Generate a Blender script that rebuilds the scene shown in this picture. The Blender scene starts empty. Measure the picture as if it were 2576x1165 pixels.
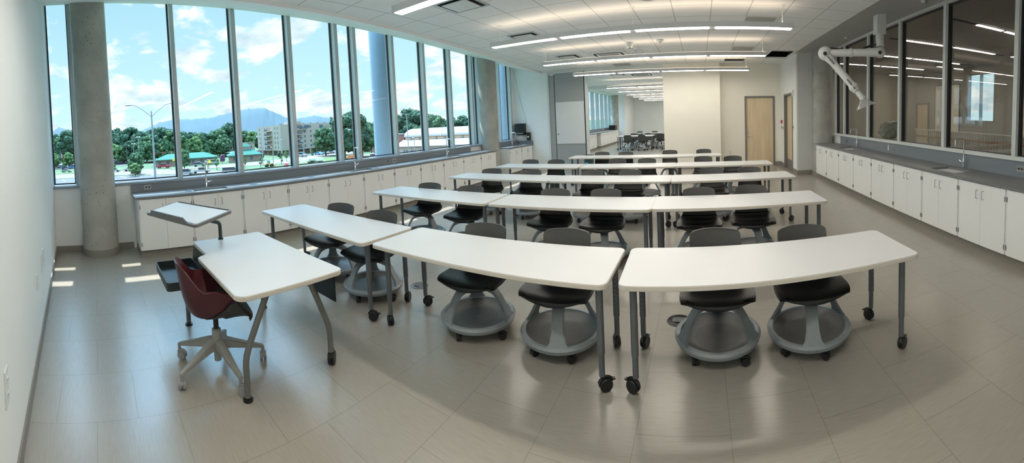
import bpy, bmesh, math, random
from mathutils import Vector, Matrix
PI = math.pi
sc = bpy.context.scene
COL = sc.collection

# ---------------------------------------------------------------- camera
F = 966.55
cam_d = bpy.data.cameras.new('camera')
cam_d.type = 'PANO'
cam_d.panorama_type = 'CENTRAL_CYLINDRICAL'
cam_d.central_cylindrical_range_u_min = -1288 / F
cam_d.central_cylindrical_range_u_max = 1288 / F
cam_d.central_cylindrical_range_v_min = -(1165 - 350.14) / F
cam_d.central_cylindrical_range_v_max = 350.14 / F
cam_d.central_cylindrical_radius = 1.0
cam_d.clip_start = 0.05
cam_d.clip_end = 20000
cam = bpy.data.objects.new('camera', cam_d)
COL.objects.link(cam)
yaw, pitch, roll = -0.4898, -0.0425, -0.0473
f_ = Vector((math.sin(yaw) * math.cos(pitch), math.cos(yaw) * math.cos(pitch), math.sin(pitch)))
r_ = Vector((math.cos(yaw), -math.sin(yaw), 0))
u_ = r_.cross(f_)
r2 = r_ * math.cos(roll) + u_ * math.sin(roll)
u2 = -r_ * math.sin(roll) + u_ * math.cos(roll)
m = Matrix((r2, u2, -f_)).transposed().to_4x4()
m.translation = (0, 0, 1.7015)
cam.matrix_world = m
sc.camera = cam

# ---------------------------------------------------------------- world, sun, exposure
sc.view_settings.view_transform = 'Standard'
sc.view_settings.look = 'None'
sc.view_settings.gamma = 1.0
sc.view_settings.use_curve_mapping = False
sc.view_settings.exposure = 0.66
sc.cycles.max_bounces = 7
sc.cycles.diffuse_bounces = 4
sc.cycles.glossy_bounces = 3
sc.cycles.transparent_max_bounces = 16
sc.cycles.transmission_bounces = 4
sc.cycles.sample_clamp_indirect = 6.0
sc.cycles.use_denoising = True

SKY = 1.12
world = bpy.data.worlds.new('sky')
sc.world = world
world.use_nodes = True
nt = world.node_tree
for n in list(nt.nodes): nt.nodes.remove(n)
def wn(t, **k):
    n = nt.nodes.new(t)
    for a, b in k.items(): setattr(n, a, b)
    return n
tc = wn('ShaderNodeTexCoord')
sep = wn('ShaderNodeSeparateXYZ'); nt.links.new(tc.outputs['Generated'], sep.inputs[0])
zc = wn('ShaderNodeMath', operation='MAXIMUM'); nt.links.new(sep.outputs['Z'], zc.inputs[0]); zc.inputs[1].default_value = 0.0
za = wn('ShaderNodeMath', operation='ADD'); nt.links.new(zc.outputs[0], za.inputs[0]); za.inputs[1].default_value = 0.55
dv = wn('ShaderNodeVectorMath', operation='DIVIDE')
cmb = wn('ShaderNodeCombineXYZ')
for i in range(3): nt.links.new(za.outputs[0], cmb.inputs[i])
nt.links.new(tc.outputs['Generated'], dv.inputs[0]); nt.links.new(cmb.outputs[0], dv.inputs[1])
mp = wn('ShaderNodeMapping'); mp.inputs['Scale'].default_value = (1.0, 1.0, 2.3); nt.links.new(dv.outputs[0], mp.inputs[0])
n1 = wn('ShaderNodeTexNoise'); n1.inputs['Scale'].default_value = 5.0; n1.inputs['Detail'].default_value = 9; n1.inputs['Roughness'].default_value = 0.56; n1.inputs['Distortion'].default_value = 0.25
nt.links.new(mp.outputs[0], n1.inputs['Vector'])
cr = wn('ShaderNodeValToRGB')
cr.color_ramp.elements[0].position = 0.485; cr.color_ramp.elements[0].color = (0, 0, 0, 1)
cr.color_ramp.elements[1].position = 0.57; cr.color_ramp.elements[1].color = (1, 1, 1, 1)
nt.links.new(n1.outputs['Fac'], cr.inputs[0])
# thin veil near the horizon
grad = wn('ShaderNodeValToRGB')
grad.color_ramp.elements[0].position = 0.0; grad.color_ramp.elements[0].color = (0.44, 0.63, 0.70, 1)
grad.color_ramp.elements[1].position = 0.55; grad.color_ramp.elements[1].color = (0.18, 0.395, 0.50, 1)
nt.links.new(zc.outputs[0], grad.inputs[0])
n2 = wn('ShaderNodeTexNoise'); n2.inputs['Scale'].default_value = 9; n2.inputs['Detail'].default_value = 6
nt.links.new(mp.outputs[0], n2.inputs['Vector'])
cl = wn('ShaderNodeValToRGB')
cl.color_ramp.elements[0].position = 0.3; cl.color_ramp.elements[0].color = (0.36, 0.48, 0.54, 1)
cl.color_ramp.elements[1].position = 0.58; cl.color_ramp.elements[1].color = (0.66, 0.69, 0.69, 1)
nt.links.new(n2.outputs['Fac'], cl.inputs[0])
mx = wn('ShaderNodeMix', data_type='RGBA')
nt.links.new(cr.outputs[0], mx.inputs['Factor']); nt.links.new(grad.outputs[0], mx.inputs['A']); nt.links.new(cl.outputs[0], mx.inputs['B'])
bg = wn('ShaderNodeBackground'); bg.inputs['Strength'].default_value = SKY
zen = wn('ShaderNodeMapRange'); nt.links.new(zc.outputs[0], zen.inputs[0]); zen.inputs['From Min'].default_value = 0.36; zen.inputs['From Max'].default_value = 0.60
zm = wn('ShaderNodeMix', data_type='RGBA', blend_type='MULTIPLY'); nt.links.new(zen.outputs[0], zm.inputs['Factor']); nt.links.new(mx.outputs['Result'], zm.inputs['A']); zm.inputs['B'].default_value = (0.76, 0.93, 1.22, 1)
nt.links.new(zm.outputs['Result'], bg.inputs['Color'])
dt = wn('ShaderNodeVectorMath', operation='DOT_PRODUCT'); dt.inputs[1].default_value = (-0.47, 0.0, 0.883); nt.links.new(tc.outputs['Generated'], dt.inputs[0])
d0 = wn('ShaderNodeMath', operation='MAXIMUM'); nt.links.new(dt.outputs['Value'], d0.inputs[0]); d0.inputs[1].default_value = 0.0
dp = wn('ShaderNodeMath', operation='POWER'); nt.links.new(d0.outputs[0], dp.inputs[0]); dp.inputs[1].default_value = 3.5
dm = wn('ShaderNodeMath', operation='MULTIPLY_ADD'); nt.links.new(dp.outputs[0], dm.inputs[0]); dm.inputs[1].default_value = 9.0 * SKY; dm.inputs[2].default_value = 2.2 * SKY
# upper sky out of view brightened towards the sun, added to light the room
sky_boost = wn('ShaderNodeMapRange'); nt.links.new(zc.outputs[0], sky_boost.inputs[0]); sky_boost.inputs['From Min'].default_value = 0.36; sky_boost.inputs['From Max'].default_value = 0.62
hm = wn('ShaderNodeMath', operation='MULTIPLY_ADD'); nt.links.new(dm.outputs[0], hm.inputs[0]); nt.links.new(sky_boost.outputs[0], hm.inputs[1]); hm.inputs[2].default_value = SKY
nt.links.new(hm.outputs[0], bg.inputs['Strength'])
wo = wn('ShaderNodeOutputWorld'); nt.links.new(bg.outputs[0], wo.inputs[0])

sun_d = bpy.data.lights.new('sun', 'SUN'); sun_d.energy = 6.0; sun_d.angle = 0.009; sun_d.color = (1.0, 0.96, 0.88)
sun = bpy.data.objects.new('sun', sun_d); COL.objects.link(sun)
sun.rotation_euler = Vector((1.0, 0.0, -1.88)).to_track_quat('-Z', 'Y').to_euler()
sun.location = (-20, 5, 40)

# ---------------------------------------------------------------- materials
LAMP = 17.5
MATS = {}
def mat(name, col, rough=0.5, metal=0.0, spec=0.5, noise=0.0, nscale=8, bump=0.0, bscale=60, coat=0.0, stretch=None):
    if name in MATS: return MATS[name]
    mt = bpy.data.materials.new(name); mt.use_nodes = True
    t = mt.node_tree; b = t.nodes['Principled BSDF']
    b.inputs['Base Color'].default_value = (*col, 1); b.inputs['Roughness'].default_value = rough
    b.inputs['Metallic'].default_value = metal; b.inputs['Specular IOR Level'].default_value = spec
    b.inputs['Coat Weight'].default_value = coat
    tcn = t.nodes.new('ShaderNodeTexCoord'); v = tcn.outputs['Object']
    if stretch:
        mpn = t.nodes.new('ShaderNodeMapping'); mpn.inputs['Scale'].default_value = stretch
        t.links.new(v, mpn.inputs[0]); v = mpn.outputs[0]
    if noise:
        n = t.nodes.new('ShaderNodeTexNoise'); n.inputs['Scale'].default_value = nscale; n.inputs['Detail'].default_value = 5
        t.links.new(v, n.inputs['Vector'])
        r = t.nodes.new('ShaderNodeValToRGB')
        r.color_ramp.elements[0].position = 0.3; r.color_ramp.elements[1].position = 0.7
        r.color_ramp.elements[0].color = (*[c * (1 - noise) for c in col], 1)
        r.color_ramp.elements[1].color = (*[min(1, c * (1 + noise)) for c in col], 1)
        t.links.new(n.outputs['Fac'], r.inputs[0]); t.links.new(r.outputs[0], b.inputs['Base Color'])
    if bump:
        n = t.nodes.new('ShaderNodeTexNoise'); n.inputs['Scale'].default_value = bscale; n.inputs['Detail'].default_value = 3
        t.links.new(v, n.inputs['Vector'])
        bp = t.nodes.new('ShaderNodeBump'); bp.inputs['Strength'].default_value = bump; bp.inputs['Distance'].default_value = 0.01
        t.links.new(n.outputs['Fac'], bp.inputs['Height']); t.links.new(bp.outputs[0], b.inputs['Normal'])
    MATS[name] = mt
    return mt
def emit(name, col, s):
    if name in MATS: return MATS[name]
    mt = bpy.data.materials.new(name); mt.use_nodes = True
    b = mt.node_tree.nodes['Principled BSDF']
    b.inputs['Base Color'].default_value = (0.8, 0.8, 0.8, 1)
    b.inputs['Emission Color'].default_value = (*col, 1); b.inputs['Emission Strength'].default_value = s
    MATS[name] = mt; return mt
def glass(name, tint=(1, 1, 1), ior=1.45, gloss=1.0):
    mt = bpy.data.materials.new(name); mt.use_nodes = True; t = mt.node_tree
    for n in list(t.nodes): t.nodes.remove(n)
    o = t.nodes.new('ShaderNodeOutputMaterial'); ms = t.nodes.new('ShaderNodeMixShader')
    tr = t.nodes.new('ShaderNodeBsdfTransparent'); tr.inputs[0].default_value = (*tint, 1)
    g = t.nodes.new('ShaderNodeBsdfGlossy'); g.inputs['Roughness'].default_value = 0.0; g.inputs[0].default_value = (gloss, gloss, gloss, 1)
    lw = t.nodes.new('ShaderNodeLayerWeight'); lw.inputs[0].default_value = 0.5   # facing, same from both sides
    pw = t.nodes.new('ShaderNodeMath'); pw.operation = 'POWER'; pw.inputs[1].default_value = 4.2; t.links.new(lw.outputs['Facing'], pw.inputs[0])
    f0 = 2.0 * ((ior - 1) / (ior + 1)) ** 2
    fr = t.nodes.new('ShaderNodeMath'); fr.operation = 'MULTIPLY_ADD'; fr.inputs[1].default_value = 1 - f0; fr.inputs[2].default_value = f0; t.links.new(pw.outputs[0], fr.inputs[0])
    t.links.new(fr.outputs[0], ms.inputs[0]); t.links.new(tr.outputs[0], ms.inputs[1]); t.links.new(g.outputs[0], ms.inputs[2])
    t.links.new(ms.outputs[0], o.inputs[0]); MATS[name] = mt; return mt

M_wall = mat('wall_paint', (0.89, 0.91, 0.90), 0.6, noise=0.015, nscale=2, bump=0.03, bscale=150)
M_wallcool = mat('white_wall_cool_cast', (0.86, 0.92, 0.92), 0.55, noise=0.015, nscale=2)  # white paint with the cool cast of daylight put into its colour
M_wallwarm = mat('wall_paint_cream', (0.90, 0.87, 0.77), 0.6, noise=0.015, nscale=2)
M_wallgrey = mat('wall_paint_grey', (0.66, 0.67, 0.65), 0.6, noise=0.02, nscale=2)
M_white = mat('white_laminate', (0.72, 0.74, 0.75), 0.30, noise=0.01, nscale=3)
M_edge = mat('laminate_edge', (0.66, 0.62, 0.54), 0.45, noise=0.02)
M_cab = mat('cabinet_white', (0.89, 0.90, 0.885), 0.38, noise=0.01, nscale=2)
M_sink = mat('dark_resin_sink', (0.07, 0.07, 0.072), 0.4, noise=0.05)
M_resin = mat('grey_resin_worktop', (0.20, 0.205, 0.21), 0.36, noise=0.06, nscale=40)
M_splash = mat('grey_resin_splash', (0.22, 0.25, 0.28), 0.4, noise=0.04, nscale=40)
M_base = mat('grey_rubber_base', (0.26, 0.245, 0.215), 0.55, noise=0.03)
M_alu = mat('anodised_aluminium', (0.52, 0.57, 0.59), 0.38, metal=0.35, noise=0.02)
M_aludark = mat('window_gasket', (0.03, 0.03, 0.035), 0.5, noise=0.05)
M_frameW = mat('white_frame', (0.72, 0.76, 0.74), 0.4, noise=0.01)
M_chrome = mat('chrome', (0.75, 0.75, 0.76), 0.12, metal=1.0, noise=0.02)
M_steel = mat('brushed_steel', (0.5, 0.5, 0.5), 0.3, metal=1.0, noise=0.05, nscale=60)
M_black = mat('black_plastic', (0.008, 0.009, 0.010), 0.38, noise=0.1, nscale=30)
M_gblk = mat('shaded_shell', (0.011, 0.013, 0.015), 0.36, noise=0.06, nscale=20, bump=0.04, bscale=400)  # seat copy of the chair plastic, shade put into a darker colour
M_shellback = mat('lit_shell', (0.066, 0.066, 0.064), 0.45, noise=0.04, nscale=20, bump=0.06, bscale=400)  # backrest copy of the same plastic, its lit tone put into the colour
M_grey = mat('platinum_plastic', (0.24, 0.275, 0.29), 0.42, noise=0.05, nscale=30, bump=0.05, bscale=300)
M_leg = mat('grey_table_leg', (0.135, 0.150, 0.158), 0.36, metal=0.3, noise=0.06, nscale=40)
M_legH = mat('grey_table_leg_drilled', (0.135, 0.150, 0.158), 0.36, metal=0.3)
def _drill(mt):
    t = mt.node_tree; b = t.nodes['Principled BSDF']
    def M(op, a, c):
        n = t.nodes.new('ShaderNodeMath'); n.operation = op
        for i, v in enumerate((a, c)):
            if isinstance(v, (int, float)): n.inputs[i].default_value = v
            else: t.links.new(v, n.inputs[i])
        return n.outputs[0]
    tcn = t.nodes.new('ShaderNodeTexCoord'); sp = t.nodes.new('ShaderNodeSeparateXYZ'); t.links.new(tcn.outputs['Object'], sp.inputs[0])
    x, y, z = sp.outputs
    dz = M('MULTIPLY', M('SUBTRACT', M('FRACT', M('DIVIDE', z, 0.032), 0), 0.5), 0.032)
    d = M('SQRT', M('ADD', M('MULTIPLY', dz, dz), M('MULTIPLY', x, x)), 0)
    h = M('MULTIPLY', M('MULTIPLY', M('LESS_THAN', d, 0.0034), M('LESS_THAN', y, 0)), M('MULTIPLY', M('GREATER_THAN', z, 0.29), M('LESS_THAN', z, 0.61)))
    mx = t.nodes.new('ShaderNodeMix'); mx.data_type = 'RGBA'; t.links.new(h, mx.inputs['Factor'])
    mx.inputs['A'].default_value = (0.135, 0.150, 0.158, 1); mx.inputs['B'].default_value = (0.01, 0.01, 0.01, 1); t.links.new(mx.outputs['Result'], b.inputs['Base Color'])
_drill(M_legH)
M_legw = mat('warm_grey_leg', (0.17, 0.175, 0.165), 0.40, metal=0.3, noise=0.05, nscale=40)
M_starbase = mat('stone_grey_plastic', (0.33, 0.34, 0.31), 0.42, noise=0.05, nscale=30)
M_castgrey = mat('silver_caster', (0.36, 0.37, 0.37), 0.35, metal=0.4, noise=0.05)
M_maroon = mat('maroon_shell', (0.066, 0.006, 0.012), 0.36, noise=0.08, nscale=20, bump=0.03, bscale=400)
M_padgrey = mat('dark_seat_upholstery', (0.040, 0.043, 0.048), 0.45, noise=0.12, nscale=60, bump=0.15, bscale=500)
M_sill = mat('polished_sill', (0.30, 0.34, 0.38), 0.16, noise=0.03)
M_trim = mat('lectern_trim', (0.145, 0.145, 0.14), 0.4, noise=0.05)
M_dframe = mat('door_frame_grey', (0.20, 0.195, 0.185), 0.45, noise=0.03)
M_dark = mat('dark_void', (0.008, 0.008, 0.008), 0.9, noise=0.1)
M_red = mat('red_label', (0.5, 0.03, 0.03), 0.5, noise=0.05)
M_fabric = mat('grey_partition_fabric', (0.36, 0.39, 0.39), 0.8, noise=0.05, nscale=60, bump=0.1, bscale=400)
M_board = mat('whiteboard', (0.74, 0.77, 0.77), 0.25, noise=0.01)
M_paper = mat('paper_towel', (0.75, 0.68, 0.58), 0.9, noise=0.05)
M_duct = mat('galvanised_duct', (0.2, 0.2, 0.2), 0.5, metal=0.6, noise=0.2, nscale=20)
M_perf = mat('return_grille', (0.40, 0.40, 0.38), 0.6, noise=0.06, nscale=200)
M_greenbin = mat('green_bin', (0.02, 0.055, 0.05), 0.5, noise=0.1)
M_glassW = glass('window_glass', (0.95, 0.985, 0.985), 1.33, 0.4)
M_glassR = glass('corridor_glass', (0.74, 0.72, 0.68), 1.5, 0.9)
M_hood = glass('clear_hood', (0.96, 0.97, 0.98), 1.45)
_t = M_hood.node_tree; _o = [n for n in _t.nodes if n.type == 'OUTPUT_MATERIAL'][0]; _s = _o.inputs[0].links[0].from_socket
_d = _t.nodes.new('ShaderNodeBsdfDiffuse'); _d.inputs[0].default_value = (0.8, 0.82, 0.83, 1); _m = _t.nodes.new('ShaderNodeMixShader'); _m.inputs[0].default_value = 0.16
_t.links.new(_s, _m.inputs[1]); _t.links.new(_d.outputs[0], _m.inputs[2]); _t.links.new(_m.outputs[0], _o.inputs[0])
M_lamp = emit('lamp_diffuser', (1.0, 0.92, 0.82), LAMP)
M_lampup = emit('lamp_uplight', (1.0, 0.78, 0.58), LAMP * 0.17)
M_lamph = mat('lamp_housing', (0.62, 0.64, 0.65), 0.4, noise=0.02)

def concrete():
    mt = mat('concrete', (0.42, 0.415, 0.375), 0.7, noise=0.16, nscale=3, bump=0.1, bscale=40)
    t = mt.node_tree; b = t.nodes['Principled BSDF']
    tcn = t.nodes.new('ShaderNodeTexCoord')
    vo = t.nodes.new('ShaderNodeTexVoronoi'); vo.inputs['Scale'].default_value = 15; vo.inputs['Randomness'].default_value = 1
    t.links.new(tcn.outputs['Object'], vo.inputs['Vector'])
    no = t.nodes.new('ShaderNodeTexNoise'); no.inputs['Scale'].default_value = 2.5
    t.links.new(tcn.outputs['Object'], no.inputs['Vector'])
    th = t.nodes.new('ShaderNodeMath'); th.operation = 'MULTIPLY'; t.links.new(no.outputs['Fac'], th.inputs[0]); th.inputs[1].default_value = 0.19
    lt = t.nodes.new('ShaderNodeMath'); lt.operation = 'LESS_THAN'
    t.links.new(vo.outputs['Distance'], lt.inputs[0]); t.links.new(th.outputs[0], lt.inputs[1])
    mx = t.nodes.new('ShaderNodeMix'); mx.data_type = 'RGBA'
    src = b.inputs['Base Color'].links[0].from_socket
    t.links.new(lt.outputs[0], mx.inputs['Factor']); t.links.new(src, mx.inputs['A']); mx.inputs['B'].default_value = (0.06, 0.055, 0.045, 1)
    t.links.new(mx.outputs['Result'], b.inputs['Base Color'])
    return mt
M_conc = concrete()

def floor_mat():
    mt = bpy.data.materials.new('vinyl_tile_floor'); mt.use_nodes = True
    t = mt.node_tree; b = t.nodes['Principled BSDF']
    g = t.nodes.new('ShaderNodeNewGeometry'); sp = t.nodes.new('ShaderNodeSeparateXYZ'); t.links.new(g.outputs['Position'], sp.inputs[0])
    cb = t.nodes.new('ShaderNodeCombineXYZ')
    ax = t.nodes.new('ShaderNodeMath'); ax.operation = 'ADD'; ax.inputs[1].default_value = 10.2 - 0.16 + 0.255 ; t.links.new(sp.outputs['Y'], ax.inputs[0])
    ay = t.nodes.new('ShaderNodeMath'); ay.operation = 'ADD'; ay.inputs[1].default_value = 10.2 - 0.13; t.links.new(sp.outputs['X'], ay.inputs[0])
    t.links.new(ax.outputs[0], cb.inputs[0]); t.links.new(ay.outputs[0], cb.inputs[1])
    br = t.nodes.new('ShaderNodeTexBrick'); br.inputs['Scale'].default_value = 1; br.inputs['Brick Width'].default_value = 0.51; br.inputs['Row Height'].default_value = 0.51
    br.inputs['Mortar Size'].default_value = 0.0022; br.inputs['Mortar Smooth'].default_value = 0.2
    br.inputs['Color1'].default_value = (1, 1, 1, 1); br.inputs['Color2'].default_value = (0.97, 0.97, 0.97, 1); br.inputs['Mortar'].default_value = (0.72, 0.72, 0.70, 1)
    t.links.new(cb.outputs[0], br.inputs['Vector'])
    mp = t.nodes.new('ShaderNodeMapping'); mp.inputs['Scale'].default_value = (9, 110, 1); t.links.new(g.outputs['Position'], mp.inputs[0])
    n = t.nodes.new('ShaderNodeTexNoise'); n.inputs['Scale'].default_value = 1; n.inputs['Detail'].default_value = 4; t.links.new(mp.outputs[0], n.inputs['Vector'])
    r = t.nodes.new('ShaderNodeValToRGB'); r.color_ramp.elements[0].position = 0.3; r.color_ramp.elements[1].position = 0.7
    r.color_ramp.elements[0].color = (0.355, 0.33, 0.29, 1); r.color_ramp.elements[1].color = (0.395, 0.37, 0.325, 1)
    t.links.new(n.outputs['Fac'], r.inputs[0])
    mx = t.nodes.new('ShaderNodeMix'); mx.data_type = 'RGBA'; mx.blend_type = 'MULTIPLY'; mx.inputs['Factor'].default_value = 1
    t.links.new(r.outputs[0], mx.inputs['A']); t.links.new(br.outputs['Color'], mx.inputs['B']); t.links.new(mx.outputs['Result'], b.inputs['Base Color'])
    n3 = t.nodes.new('ShaderNodeTexNoise'); n3.inputs['Scale'].default_value = 3; t.links.new(g.outputs['Position'], n3.inputs['Vector'])
    mr = t.nodes.new('ShaderNodeMapRange'); mr.inputs['To Min'].default_value = 0.22; mr.inputs['To Max'].default_value = 0.33
    b.inputs['Roughness'].default_value = 0.27; b.inputs['IOR'].default_value = 1.6; b.inputs['Coat Weight'].default_value = 0.15; b.inputs['Coat Roughness'].default_value = 0.2
    b.inputs['Specular IOR Level'].default_value = 0.75
    return mt
M_floor = floor_mat()

def ceil_mat():
    mt = bpy.data.materials.new('ceiling_tile'); mt.use_nodes = True
    t = mt.node_tree; b = t.nodes['Principled BSDF']; b.inputs['Roughness'].default_value = 0.9
    g = t.nodes.new('ShaderNodeNewGeometry'); mp = t.nodes.new('ShaderNodeMapping'); t.links.new(g.outputs['Position'], mp.inputs[0])
    mp.inputs['Location'].default_value = (10 * 0.61 - 0.22, 10 * 0.67 - 5.31 + 0.67, 0)
    br = t.nodes.new('ShaderNodeTexBrick'); br.offset = 0.0; br.inputs['Scale'].default_value = 1; br.inputs['Brick Width'].default_value = 0.61; br.inputs['Row Height'].default_value = 0.67
    br.inputs['Mortar Size'].default_value = 0.007; br.inputs['Mortar Smooth'].default_value = 0.1
    br.inputs['Color1'].default_value = (0.86, 0.88, 0.875, 1); br.inputs['Color2'].default_value = (0.85, 0.87, 0.865, 1); br.inputs['Mortar'].default_value = (0.45, 0.46, 0.45, 1)
    t.links.new(mp.outputs[0], br.inputs['Vector'])
    t.links.new(br.outputs['Color'], b.inputs['Base Color'])
    n = t.nodes.new('ShaderNodeTexNoise'); n.inputs['Scale'].default_value = 120; t.links.new(g.outputs['Position'], n.inputs['Vector'])
    bp = t.nodes.new('ShaderNodeBump'); bp.inputs['Strength'].default_value = 0.1; t.links.new(n.outputs['Fac'], bp.inputs['Height']); t.links.new(bp.outputs[0], b.inputs['Normal'])
    return mt
M_ceil = ceil_mat()

def wood_mat(name, c1, c2, sc_=(3, 3, 0.35)):
    mt = mat(name, c1, 0.45)
    t = mt.node_tree; b = t.nodes['Principled BSDF']
    tcn = t.nodes.new('ShaderNodeTexCoord'); mpn = t.nodes.new('ShaderNodeMapping'); mpn.inputs['Scale'].default_value = sc_
    t.links.new(tcn.outputs['Object'], mpn.inputs[0])
    n = t.nodes.new('ShaderNodeTexNoise'); n.inputs['Scale'].default_value = 2.2; n.inputs['Detail'].default_value = 6; n.inputs['Distortion'].default_value = 0.6
    t.links.new(mpn.outputs[0], n.inputs['Vector'])
    r = t.nodes.new('ShaderNodeValToRGB'); r.color_ramp.elements[0].position = 0.3; r.color_ramp.elements[1].position = 0.7
    r.color_ramp.elements[0].color = (*c1, 1); r.color_ramp.elements[1].color = (*c2, 1)
    t.links.new(n.outputs['Fac'], r.inputs[0]); t.links.new(r.outputs[0], b.inputs['Base Color'])
    return mt
M_door = wood_mat('maple_door', (0.70, 0.55, 0.36), (0.82, 0.68, 0.47))
M_rail = wood_mat('wood_rail', (0.30, 0.20, 0.11), (0.42, 0.29, 0.17))

def perf_mat():   # tray with rings of round holes
    mt = mat('perforated_tray', (0.10, 0.104, 0.104), 0.45)
    t = mt.node_tree; b = t.nodes['Principled BSDF']
    def M(op, a, b2=None, c=None):
        n = t.nodes.new('ShaderNodeMath'); n.operation = op
        for i, v in enumerate((a, b2, c)):
            if v is None: continue
            if isinstance(v, (int, float)): n.inputs[i].default_value = v
            else: t.links.new(v, n.inputs[i])
        return n.outputs[0]
    tcn = t.nodes.new('ShaderNodeTexCoord'); sp = t.nodes.new('ShaderNodeSeparateXYZ'); t.links.new(tcn.outputs['Object'], sp.inputs[0])
    x, y = sp.outputs[0], sp.outputs[1]
    r = M('SQRT', M('ADD', M('MULTIPLY', x, x), M('MULTIPLY', y, y)))
    st = 0.0175
    k = M('ROUND', M('DIVIDE', r, st))
    n_ = M('MULTIPLY', k, 6)
    ang = M('DIVIDE', M('ARCTAN2', y, x), 2 * PI)
    fr = M('SUBTRACT', M('FRACT', M('ADD', M('MULTIPLY', ang, n_), 100.5)), 0.5)
    arc = M('DIVIDE', M('MULTIPLY', M('MULTIPLY', fr, 2 * PI), r), M('MAXIMUM', n_, 1))
    dr = M('SUBTRACT', r, M('MULTIPLY', k, st))
    d = M('SQRT', M('ADD', M('MULTIPLY', arc, arc), M('MULTIPLY', dr, dr)))
    hole = M('MULTIPLY', M('LESS_THAN', d, 0.0048), M('MULTIPLY', M('GREATER_THAN', r, 0.03), M('LESS_THAN', r, 0.165)))
    mx = t.nodes.new('ShaderNodeMix'); mx.data_type = 'RGBA'; t.links.new(hole, mx.inputs['Factor'])
    mx.inputs['A'].default_value = (0.085, 0.088, 0.088, 1); mx.inputs['B'].default_value = (0.003, 0.005, 0.005, 1)
    t.links.new(mx.outputs['Result'], b.inputs['Base Color'])
    return mt
M_tray = perf_mat()

# ---------------------------------------------------------------- mesh helpers
def nb(): return bmesh.new()
def box(bm, x0, x1, y0, y1, z0, z1):
    v = [bm.verts.new(p) for p in ((x0, y0, z0), (x1, y0, z0), (x1, y1, z0), (x0, y1, z0), (x0, y0, z1), (x1, y0, z1), (x1, y1, z1), (x0, y1, z1))]
    for f in ((3, 2, 1, 0), (4, 5, 6, 7), (0, 1, 5, 4), (1, 2, 6, 5), (2, 3, 7, 6), (3, 0, 4, 7)): bm.faces.new([v[i] for i in f])
    return bm
def B(*a): return box(nb(), *a)
def bev(bm, w, seg=2):
    es = [e for e in bm.edges if len(e.link_faces) == 2 and e.calc_face_angle(0) > 0.5]
    bmesh.ops.bevel(bm, geom=es, offset=w, segments=seg, affect='EDGES', clamp_overlap=True); return bm
def ring_pts(c, t, n1, n2, r, seg, r2=None):
    r2 = r if r2 is None else r2
    return [c + n1 * (math.cos(2 * PI * i / seg) * r) + n2 * (math.sin(2 * PI * i / seg) * r2) for i in range(seg)]
def tube(bm, pts, r, seg=12, cap=True, flat=None):
    """round (or oval, flat=(r1,r2)) sweep along points; r may be a list"""
    pts = [Vector(p) for p in pts]; rs = r if isinstance(r, (list, tuple)) else [r] * len(pts)
    rings = []; n1 = None
    for i, p in enumerate(pts):
        if i == 0: t = pts[1] - pts[0]
        elif i == len(pts) - 1: t = pts[-1] - pts[-2]
        else: t = (pts[i + 1] - p).normalized() + (p - pts[i - 1]).normalized()
        t.normalize()
        if n1 is None:
            n1 = t.cross(Vector((0, 0, 1)))
            if n1.length < 0.05: n1 = t.cross(Vector((0, 1, 0)))
            n1.normalize()
        else:
            n1 = (n1 - t * n1.dot(t)).normalized()
        n2 = t.cross(n1)
        a = rs[i]; b2 = a if flat is None else a * flat
        rings.append([bm.verts.new(q) for q in ring_pts(p, t, n1, n2, a, seg, b2)])
    for a, b2 in zip(rings, rings[1:]):
        for i in range(seg): bm.faces.new((a[i], a[(i + 1) % seg], b2[(i + 1) % seg], b2[i]))
    if cap:
        bm.faces.new(rings[0][::-1]); bm.faces.new(rings[-1])
    return bm
def cyl(bm, p0, p1, r, r1=None, seg=16): return tube(bm, [p0, p1], [r, r if r1 is None else r1], seg)
def lathe(bm, prof, seg=24, c=(0, 0, 0), axis='Z'):
    rings = []
    for (r, z) in prof:
        if r < 1e-5:
            rings.append([bm.verts.new((c[0], c[1], c[2] + z))])
        else:
            rings.append([bm.verts.new((c[0] + r * math.cos(2 * PI * i / seg), c[1] + r * math.sin(2 * PI * i / seg), c[2] + z)) for i in range(seg)])
    for a, b2 in zip(rings, rings[1:]):
        for i in range(seg):
            j = (i + 1) % seg
            if len(a) == 1 and len(b2) == 1: continue
            if len(a) == 1: bm.faces.new((a[0], b2[j], b2[i]))
            elif len(b2) == 1: bm.faces.new((a[i], a[j], b2[0]))
            else: bm.faces.new((a[i], a[j], b2[j], b2[i]))
    return bm
def prism(bm, pts, z0, z1):
    a = [bm.verts.new((x, y, z0)) for x, y in pts]; b2 = [bm.verts.new((x, y, z1)) for x, y in pts]
    bm.faces.new(a[::-1]); bm.faces.new(b2)
    n = len(pts)
    for i in range(n): bm.faces.new((a[i], a[(i + 1) % n], b2[(i + 1) % n], b2[i]))
    return bm
def rrect(x0, x1, y0, y1, r, n=6):
    o = []
    for cx, cy, a0 in ((x1 - r, y1 - r, 0), (x0 + r, y1 - r, 90), (x0 + r, y0 + r, 180), (x1 - r, y0 + r, 270)):
        for i in range(n + 1):
            a = math.radians(a0 + 90 * i / n); o.append((cx + r * math.cos(a), cy + r * math.sin(a)))
    return o
def poly(bm, pts):
    bm.faces.new([bm.verts.new(p) for p in pts]); return bm
def grid(bm, fn, nu, nv):
    vs = [[bm.verts.new(fn(i / nu, j / nv)) for i in range(nu + 1)] for j in range(nv + 1)]
    for j in range(nv):
        for i in range(nu): bm.faces.new((vs[j][i], vs[j][i + 1], vs[j + 1][i + 1], vs[j + 1][i]))
    return bm
def xf(bm, M): bmesh.ops.transform(bm, matrix=M, verts=bm.verts); return bm
def rotz(a): return Matrix.Rotation(a, 4, 'Z')

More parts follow.
